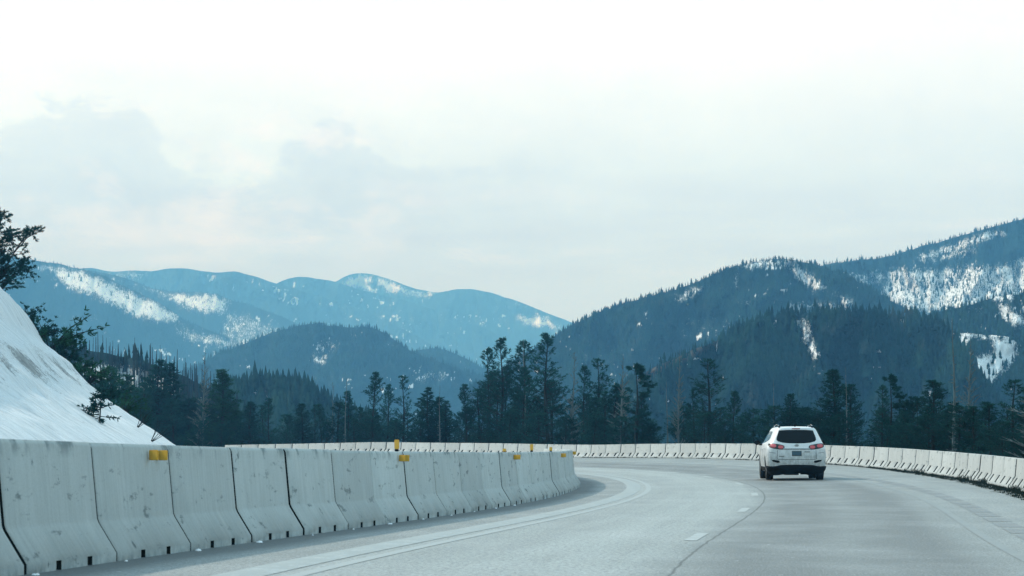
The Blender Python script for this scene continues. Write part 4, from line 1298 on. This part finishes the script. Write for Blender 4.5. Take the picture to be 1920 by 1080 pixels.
def make_tree(kind, seed, H=10.0):
    """kinds: fir, pine, sparse, bare, clumpy, spike, bush"""
    T = Tree(seed); r = T.r
    lx, ly = r.gauss(0, .012), r.gauss(0, .012)
    ph = r.uniform(0, 6)
    def axis(z):
        return Vector((lx * z + .05 * math.sin(z * .8 + ph), ly * z + .05 * math.cos(z * .7 + ph), z))
    r0 = {"fir": .13, "pine": .12, "sparse": .12, "bare": .115, "clumpy": .13, "spike": .105, "bush": .09}[kind]
    zs = np.linspace(0, H, 12)
    T.tube([axis(z) for z in zs], [max(r0 * (1 - z / H) ** .8, .012) for z in zs], 7)
    P = {   # n branches, lowest, half width, angle up, needle count, needle length, width, clump start
        "fir": (280, .03, 1.75, -.15, 5, .17, .034, .12), "pine": (230, .05, 1.7, .20, 4, .17, .032, .3), "sparse": (165, .08, 1.65, .15, 4, .15, .030, .45),
        "bare": (120, .10, 1.3, .55, 0, 0, 0, 0), "clumpy": (85, .10, 1.5, .45, 26, .24, .042, .65), "spike": (70, .15, .6, .2, 0, 0, 0, 0), "bush": (200, .02, 2.1, .15, 6, .18, .038, .25)}[kind]
    nb, lo, Wd, up, nn, nl, nw, cs = P
    gaps = [(r.uniform(.3, .95), r.uniform(0, 6.28)) for _ in range(5)]
    for i in range(nb):
        t = lo + (1 - lo) * ((i + r.random()) / nb) ** .92
        if t > .985: t = .985
        az = r.uniform(0, 2 * math.pi)
        if any(abs(t - g) < .07 and abs((az - a + math.pi) % (2 * math.pi) - math.pi) < 1.1 for g, a in gaps) and kind != "fir": continue
        prof = {"fir": (1 - t) ** .85 * (1 if t > .15 else .8) + .05, "pine": (1 - t) ** .75 * .95 + .07, "sparse": (1 - t) ** .65 * .85 + .08,
                "bare": (1 - t) ** .7 * .9 + .06, "clumpy": (1 - t) ** .6 * .8 + .15, "spike": (1 - t) * .9 + .08, "bush": (1 - t) ** .55 * (.55 + t)}[kind]
        L = Wd * prof * r.uniform(.55, 1.25)
        p0 = axis(t * H)
        upa = up + r.gauss(0, .16) + (.35 * t if kind in ("fir", "pine", "sparse") else 0)
        out = Vector((math.cos(az), math.sin(az), 0))
        pts = []
        for q in np.linspace(0, 1, 4):
            bend = (.34 * q * q * q if kind in ("fir", "pine", "sparse", "clumpy", "bush") else .12 * q * q)
            pts.append(p0 + out * (L * q * math.cos(upa)) + Vector((0, 0, L * (q * math.sin(upa) + bend))) + Vector((r.gauss(0, .03), r.gauss(0, .03), 0)) * q)
        br = (.022 * (1 - t) + .010) * (1.5 if kind in ('bare', 'spike') else 1.0)
        T.tube(pts, [br, br * .8, br * .6, br * .3], 3)
        # side twigs
        nt = {"bare": 9, "spike": 3, "sparse": 4, "pine": 3, "clumpy": 2, "fir": 2, "bush": 3}[kind]
        for _ in range(nt):
            q = r.uniform(.3, .95)
            a = pts[0].lerp(pts[-1], q)
            td = (pts[-1] - pts[0]).normalized() + Vector((r.gauss(0, .5), r.gauss(0, .5), r.uniform(-.1, .6)))
            e = a + td.normalized() * L * r.uniform(.2, .42)
            T.tube([a, e], [br * .5, br * .22], 3)
            if nn: T.tuft(e, td, max(nn - 1, 3), nl, nw, .55); T.tuft(a.lerp(e, .6), td, 4, nl, nw, .6)
        if nn:
            k = max(int((1 - cs) * L / (.075 if kind == 'fir' else .10)), 1) if kind != "clumpy" else 2
            for c in range(k):
                q = cs + (1 - cs) * (c + r.random()) / k
                qi = min(int(q * 3), 2); fq = q * 3 - qi
                p = pts[qi].lerp(pts[qi + 1], fq) + Vector((r.gauss(0, .07), r.gauss(0, .07), r.gauss(0, .05)))
                dd = (pts[qi + 1] - pts[qi]).normalized() + Vector((0, 0, .15))
                T.tuft(p, dd, nn, nl, nw, .48 if kind != "clumpy" else .8)
    if nn:
        for q in range(4): T.tuft(axis(H - .12 * q), (0, 0, 1), 5, nl, nw * .8, .5)
    return T.meshes()
PROTO = {}
for k, seeds in {"fir": (1, 2, 3), "pine": (4, 5, 6), "sparse": (7, 8, 9), "bare": (10, 11), "clumpy": (12,), "spike": (13, 14), "bush": (15, 16, 17)}.items():
    PROTO[k] = [make_tree(k, s_ * 13 + 5) for s_ in seeds]
KIND_TXT = {"fir": ("dense dark fir", "fir_tree"), "pine": ("bushy dark pine", "pine_tree"), "sparse": ("thin open pine", "pine_tree"), "bare": ("leafless larch", "larch_tree"),
            "clumpy": ("heavy-tufted pine", "pine_tree"), "spike": ("dead spindly snag", "dead_tree"), "bush": ("low bushy evergreen", "evergreen_shrub")}
TREES = []
def tree(kind, px, top, back, width=1.0, green=False, base=None, lean=0.0, nohide=True):
    """a tree whose tip shows at photo column px and row top, BACK metres behind the outer barrier"""
    x, y = 0, 0
    ts = np.arange(55, 235, 1.0)
    bx, by = ref_xy(ts, dout(ts) + .8)
    bp = CX + F * bx / by
    yb = float(np.interp(-px, -bp, by))
    y = yb + back; x = (px - CX) / F * y
    zt = CAMZ + (HY - top) / F * y
    zb = ground_z(x, y) - .25 if base is None else base
    TREES.append((kind, px, top, x, y, zb, zt - zb, width, green, lean))
for a in [
    ("fir", 303, 676, 14, 1.25), ("fir", 325, 682, 17, 1.0), ("bare", 380, 658, 9, .9), ("fir", 412, 694, 12, 1.35, True), ("fir", 470, 754, 8, 1.3), ("pine", 503, 748, 9, 1.1),
    ("fir", 440, 770, 15, 1.3, True), ("pine", 545, 780, 14, .9), ("sparse", 592, 760, 9, .9), ("bare", 622, 716, 12, .55), ("fir", 652, 734, 12, .85), ("spike", 648, 708, 10, .8),
    ("pine", 698, 700, 10, 1.15), ("pine", 726, 722, 8, 1.0), ("sparse", 757, 706, 12, 1.1), ("pine", 672, 765, 16, 1.3), ("fir", 806, 727, 8, 1.15), ("spike", 823, 722, 7, .9), ("fir", 838, 752, 12, 1.1),
    ("pine", 873, 722, 10, 1.1), ("bush", 860, 775, 13, 1.0), ("sparse", 911, 655, 13, 1.05), ("pine", 916, 700, 18, 1.2), ("sparse", 942, 636, 9, 1.2), ("pine", 948, 690, 15, 1.1), ("spike", 983, 636, 10, .9),
    ("sparse", 991, 642, 14, 1.2), ("pine", 984, 690, 8, 1.1), ("sparse", 1026, 628, 9, 1.35), ("pine", 1034, 715, 13, 1.3), ("bare", 1072, 660, 8, .85), ("sparse", 1090, 688, 13, .9), ("pine", 1098, 740, 17, 1.2),
    ("sparse", 1125, 674, 11, 1.15), ("pine", 1130, 735, 8, 1.3), ("bare", 1164, 668, 10, .9), ("sparse", 1158, 720, 15, .9), ("clumpy", 1196, 689, 7, 1.5), ("pine", 1205, 745, 11, 1.4), ("spike", 1250, 716, 10, .9),
    ("bare", 1272, 655, 9, .62), ("bush", 1282, 762, 13, .8), ("sparse", 1331, 674, 9, 1.5), ("sparse", 1300, 730, 14, 1.2), ("pine", 1374, 735, 11, 1.2), ("bush", 1322, 775, 7, .9), ("bush", 1412, 768, 12, .8), ("spike", 1452, 712, 13, .8),
    ("pine", 1484, 740, 11, 1.1), ("bush", 1452, 762, 8, 1.0), ("bush", 1505, 765, 14, 1.0), ("fir", 1563, 694, 10, 1.25), ("spike", 1588, 688, 8, .7), ("pine", 1594, 722, 12, 1.15), ("bush", 1540, 772, 7, .8),
    ("sparse", 1650, 724, 8, .9), ("clumpy", 1672, 709, 9, 1.0), ("pine", 1692, 755, 12, 1.2), ("bush", 1722, 745, 14, 1.0), ("pine", 1756, 714, 10, 1.4), ("bush", 1740, 778, 6, .9), ("spike", 1791, 596, 7, 1.0),
    ("bare", 1818, 636, 9, .85), ("bush", 1800, 762, 6, 1.2), ("pine", 1782, 770, 13, 1.2), ("pine", 1852, 758, 8, 1.2), ("sparse", 1895, 714, 9, 1.4), ("pine", 1924, 730, 6, 1.2), ("bush", 1880, 790, 4, .9), ("bare", 1955, 600, 5, 1.4),
    ("bush", 1836, 800, 10, 1.0), ("fir", 355, 748, 18, 1.3), ("pine", 275, 720, 16, 1.4, True), ("pine", 235, 705, 20, 1.5, True), ("fir", 255, 735, 10, 1.3), ("pine", 205, 690, 24, 1.5, True), ("bush", 300, 780, 6, 1.0),
    ("bush", 372, 790, 6, .8), ("bush", 415, 795, 5, .8), ("bush", 540, 806, 6, .6), ("bush", 612, 792, 8, .7), ("bush", 700, 782, 5, .9), ("bush", 745, 788, 7, .9), ("bush", 788, 790, 5, .8), ("bush", 900, 780, 5, .9), ("bush", 955, 770, 6, 1.0),
    ("bush", 1010, 775, 5, 1.0), ("bush", 1062, 782, 6, .9), ("bush", 1112, 780, 5, 1.0), ("bush", 1165, 782, 7, .9), ("bush", 1225, 795, 9, .7), ("bush", 1360, 790, 6, .9), ("bush", 1575, 780, 6, 1.0), ("bush", 1660, 798, 6, .8), ("bush", 1700, 795, 5, .9)]:
    tree(*a)
rf = random.Random(99)
for i, px in enumerate(np.arange(190, 1925, 34)):
    px = px + rf.uniform(-10, 10)
    if 1392 < px < 1418 or 1608 < px < 1642 or 1232 < px < 1252: continue
    hi = np.interp(px, [190, 300, 450, 600, 760, 900, 1000, 1150, 1240, 1300, 1500, 1600, 1760, 1920], [725, 738, 768, 775, 765, 745, 725, 740, 800, 765, 780, 770, 758, 775])
    tree(("pine", "sparse", "sparse", "fir")[i % 4], px, hi + rf.uniform(-18, 22), rf.uniform(5, 22), rf.uniform(1.5, 2.0))
def place_trees():
    TREES.sort(key=lambda t: t[1])
    by_kind = {}
    for t in TREES: by_kind.setdefault((t[0], t[8]), []).append(t)
    for i, t in enumerate(TREES):
        kind, px, top, x, y, zb, h, wd, green, lean = t
        protos = PROTO[kind]
        tm, cm = protos[i % len(protos)]
        txt, nm = KIND_TXT[kind]
        if green: txt = txt.replace("dark", "green")
        same = by_kind[(kind, green)]
        if px < 1490:
            row = sorted([q for q in same if q[1] < 1490], key=lambda q: -q[1]); side = "left"
        else:
            row = sorted([q for q in same if q[1] >= 1490], key=lambda q: q[1]); side = "right"
        o_ = ordinal(row.index(t) + 1)
        lab = f"{txt} behind the far barrier, {o_} of its kind {side} of the car"
        rz = (i * 2.399) % 6.28
        root = empty(nm, (x, y, zb), rz, lab, "shrub" if kind == "bush" else "tree", "trees behind the outer barrier")
        sc_ = h / 10.0
        wz = max(sc_, .55) * wd * (1.5 if kind == 'fir' else 1.22) if kind != "bush" else wd
        if kind == "bush": wz = max(wd, .7) * max(.8, sc_ * .9)
        root.scale = (min(wz, sc_ * 2.2), min(wz, sc_ * 2.2), sc_)
        obj("trunk", tm, None, root)
        if len(tm.materials) == 0: tm.materials.append(M_BARK_P if kind in ("bare", "spike") or (kind == "sparse" and tm.name.endswith("1")) else M_BARK)
        if cm is not None:
            c = obj("crown", cm, None, root)
            if len(cm.materials) == 0: cm.materials.append(M_NEEDLE)
            c.material_slots[0].link = 'OBJECT'
            c.material_slots[0].material = M_NEEDLE_G if green else M_NEEDLE
place_trees()

# trees and brush on the edge of the snowy cut
def slope_point(px, dz=0.0, inward=0.0):
    d = float(np.interp(px, _prof[:, 0], _ds)) - inward
    i = int(np.argmin(np.abs(_ds - d)))
    y = _prof[i, 1]; x = (_prof[i, 0] - CX) / F * y
    return x, y, float(np.interp(d, _ds, _prof[:, 2])) + dz
def edge_tree(seed):
    """the big wind-bent pine at the left edge, with one long leaning limb"""
    T = Tree(seed); r = T.r
    def limb(p, d, L, rad, depth, nn):
        pts = [Vector(p)]; dd = Vector(d).normalized()
        for q in range(4):
            dd = (dd + Vector((r.gauss(0, .12), r.gauss(0, .12), r.gauss(.03, .10)))).normalized()
            pts.append(pts[-1] + dd * L / 4)
        T.tube(pts, [rad * (1 - .2 * q) for q in range(5)], 4)
        if depth > 0:
            for k in range(7 if depth > 1 else 5):
                q = r.uniform(.2, 1.0); i = min(int(q * 4), 3)
                a = pts[i].lerp(pts[i + 1], q * 4 - i)
                sd_ = (dd + Vector((r.gauss(0, .6), r.gauss(0, .6), r.gauss(.1, .5)))).normalized()
                limb(a, sd_, L * r.uniform(.3, .5), rad * .5, depth - 1, nn)
        else:
            for k in range(5):
                q = .25 + .75 * (k + r.random()) / 5; i = min(int(q * 4), 3)
                T.tuft(pts[i].lerp(pts[i + 1], q * 4 - i), dd, nn, .13, .03, .55)
    H = 3.6
    T.tube([(0, 0, -.5), (-.05, 0, H * .3), (-.12, 0, H * .65), (-.12, 0, H)], [.11, .09, .055, .02], 7)
    for i in range(64):
        t = .02 + .96 * i / 64
        az = r.uniform(0, 6.28)
        L = 1.45 * (1 - t) ** .4 * r.uniform(.6, 1.1) + .3
        limb((-.08, 0, t * H), (math.cos(az), math.sin(az), r.uniform(-.1, .7)), L, .028, 1, 9)
    limb((-.06, 0, .45), (.62, .1, 1.0), 2.7, .05, 2, 7)
    return T.meshes()
def place_edge():
    tm, cm = edge_tree(21)
    tm.materials.append(M_BARK); cm.materials.append(M_NEEDLE)
    x, y, z = slope_point(8, -.25, .3)
    t = empty("pine_tree", (x, y, z), .0, "dark wind-bent pine with a long leaning limb on the snow bank at the left edge", "tree")
    t.scale = (1.25, 1.25, 1.1)
    obj("trunk", tm, None, t); obj("crown", cm, None, t)
    x, y, z = slope_point(-14, -.3, .9)
    t2 = empty("pine_tree", (x, y, z), 2.2, "dark pine cut off by the left picture edge, behind the wind-bent pine", "tree")
    t2.scale = (1.15, 1.15, 1.0); obj("trunk", tm, None, t2); obj("crown", cm, None, t2)
    # low brush on the lip of the bank
    specs = [(62, 640, .55, "dark evergreen brush hanging over the lip of the snow bank, under the wind-bent pine", 30), (100, 600, .9, "brush with one long branch reaching right over the snow bank", 31),
             (128, 655, .6, "low evergreen brush on the lip of the snow bank, left of the long dark wood", 32), (168, 690, .75, "dark evergreen brush behind the middle of the snow bank", 33), (205, 700, .8, "taller evergreen brush behind the lower snow bank", 34),
             (235, 735, .6, "small evergreen brush near the lower end of the snow bank", 35),
             (80, 625, .6, "ragged evergreen brush on the lip, between the leaning pine and the long reaching branch", 36), (150, 690, .65, "dense dark evergreen brush on the lip above the snowbound sapling", 37), (268, 770, .4, "lowest tuft of brush on the lip, just above the dead sticks", 38)]
    for px, top, hh, lab, sd_ in specs:
        T = Tree(sd_); r = T.r
        for i in range(20):
            az = r.uniform(0, 6.28); L = r.uniform(.35, 1.0)
            d = Vector((math.cos(az) * .9, math.sin(az) * .5, r.uniform(.1, .9)))
            p1 = d.normalized() * L
            T.tube([(0, 0, -.1), tuple(p1 * .5 + Vector((0, 0, .06))), tuple(p1)], [.018, .012, .006], 3)
            for k in range(6):
                q = .3 + .7 * (k + r.random()) / 6
                e = p1 * q + Vector((r.gauss(0, .07), r.gauss(0, .07), r.gauss(0, .07)))
                T.tuft(e, d, 9, .14, .034, .65)
        if px == 100:
            for br in ((1.35, .1, .62), (1.0, 0, .95)):
                p1 = Vector(br)
                T.tube([(0, 0, 0), tuple(p1 * .5 + Vector((0, 0, .12))), tuple(p1)], [.03, .02, .008], 4)
                for k in range(12):
                    q = .35 + .65 * k / 12
                    T.tuft(p1 * q + Vector((r.gauss(0, .06), 0, r.gauss(.06, .06))), p1, 7, .13, .035, .8)
        a, b = T.meshes(); a.materials.append(M_BARK); b.materials.append(M_NEEDLE_G if sd_ % 2 else M_NEEDLE)
        x, y, z = slope_point(px, -.12, .1)
        t = empty("evergreen_shrub", (x, y, z), 0, lab, "shrub", "brush along the snow bank")
        t.scale = (hh * 2.1, hh * 2.1, hh * 1.85)
        obj("trunk", a, None, t); obj("crown", b, None, t)
    # little pine standing in the snow and the dead sticks at the foot
    T = Tree(77); r = T.r
    for i in range(26):
        zz = .06 + .028 * i; az = r.uniform(0, 6.28); L = .55 * (1 - i / 32) * r.uniform(.6, 1.1)
        p1 = Vector((math.cos(az) * L, math.sin(az) * L * .6, zz + r.uniform(-.12, .18)))
        T.tube([(0, 0, zz), tuple(p1)], [.014, .006], 3)
        for k in range(5): T.tuft(Vector((0, 0, zz)).lerp(p1, .35 + .16 * k), p1, 7, .11, .026, .8)
    T.tube([(0, 0, -.2), (.04, 0, .5), (.06, 0, .95)], [.022, .014, .005], 5)
    a, b = T.meshes(); a.materials.append(M_BARK); b.materials.append(M_NEEDLE)
    x, y, z = slope_point(205, 0, 1.0)
    x, y, z = slope_at(186, 790); z -= .04
    t = empty("pine_sapling", (x, y, z), 0, "straggly little pine sapling standing alone in the snow of the bank", "tree"); t.scale = (1.45, 1.45, 1.25)
    obj("trunk", a, None, t); obj("crown", b, None, t)
    for px, py, sd_, lab in ((256, 800, 81, "forked bare dead stick leaning out of the snow, upper of the two"), (282, 826, 82, "bare dead branch lying low at the foot of the snow bank, lower of the two")):
        T = Tree(sd_); r = T.r
        for i in range(6):
            d = Vector((r.uniform(.2, 1), r.uniform(-.2, .2), r.uniform(.3, .9))).normalized() * r.uniform(.5, .95)
            mid = d * .5 + Vector((0, 0, r.uniform(-.06, .06)))
            T.tube([(0, 0, -.05), tuple(mid), tuple(d)], [.018, .012, .004], 4)
            T.tube([tuple(mid), tuple(mid + d * .35 + Vector((-.1, 0, .15)))], [.009, .003], 3)
        a, _ = T.meshes(); a.materials.append(M_BARK)
        hp = slope_at(px, py)
        o = obj("dead_branch", a, None); o.location = (hp.x, hp.y, hp.z - .03)
        o["label"] = lab; o["category"] = "branch"; o["group"] = "dead branches on the snow bank"
place_edge()

# ------------------------------------------------------------------ haze
def build_haze():
    bm = bmesh.new()
    box_bm(bm, (0, 0, (480 - 64) / 2), (15600, 15600, 480 + 64))
    me = bm_mesh("haze", bm)
    m = bpy.data.materials.new("haze"); m.use_nodes = True
    nt = m.node_tree; nt.nodes.clear()
    out = nt.nodes.new("ShaderNodeOutputMaterial")
    v = nt.nodes.new("ShaderNodeVolumePrincipled")
    v.inputs["Color"].default_value = (.18, .55, 1.0, 1)
    v.inputs["Absorption Color"].default_value = (1, 1, 1, 1)
    v.inputs["Density"].default_value = 2.85e-4
    v.inputs["Anisotropy"].default_value = 0.0
    nt.links.new(v.outputs[0], out.inputs["Volume"])
    m.cycles.homogeneous_volume = True
    obj("haze", me, m, kind="stuff", label="pale blue haze over the valley and the mountains")
build_haze()
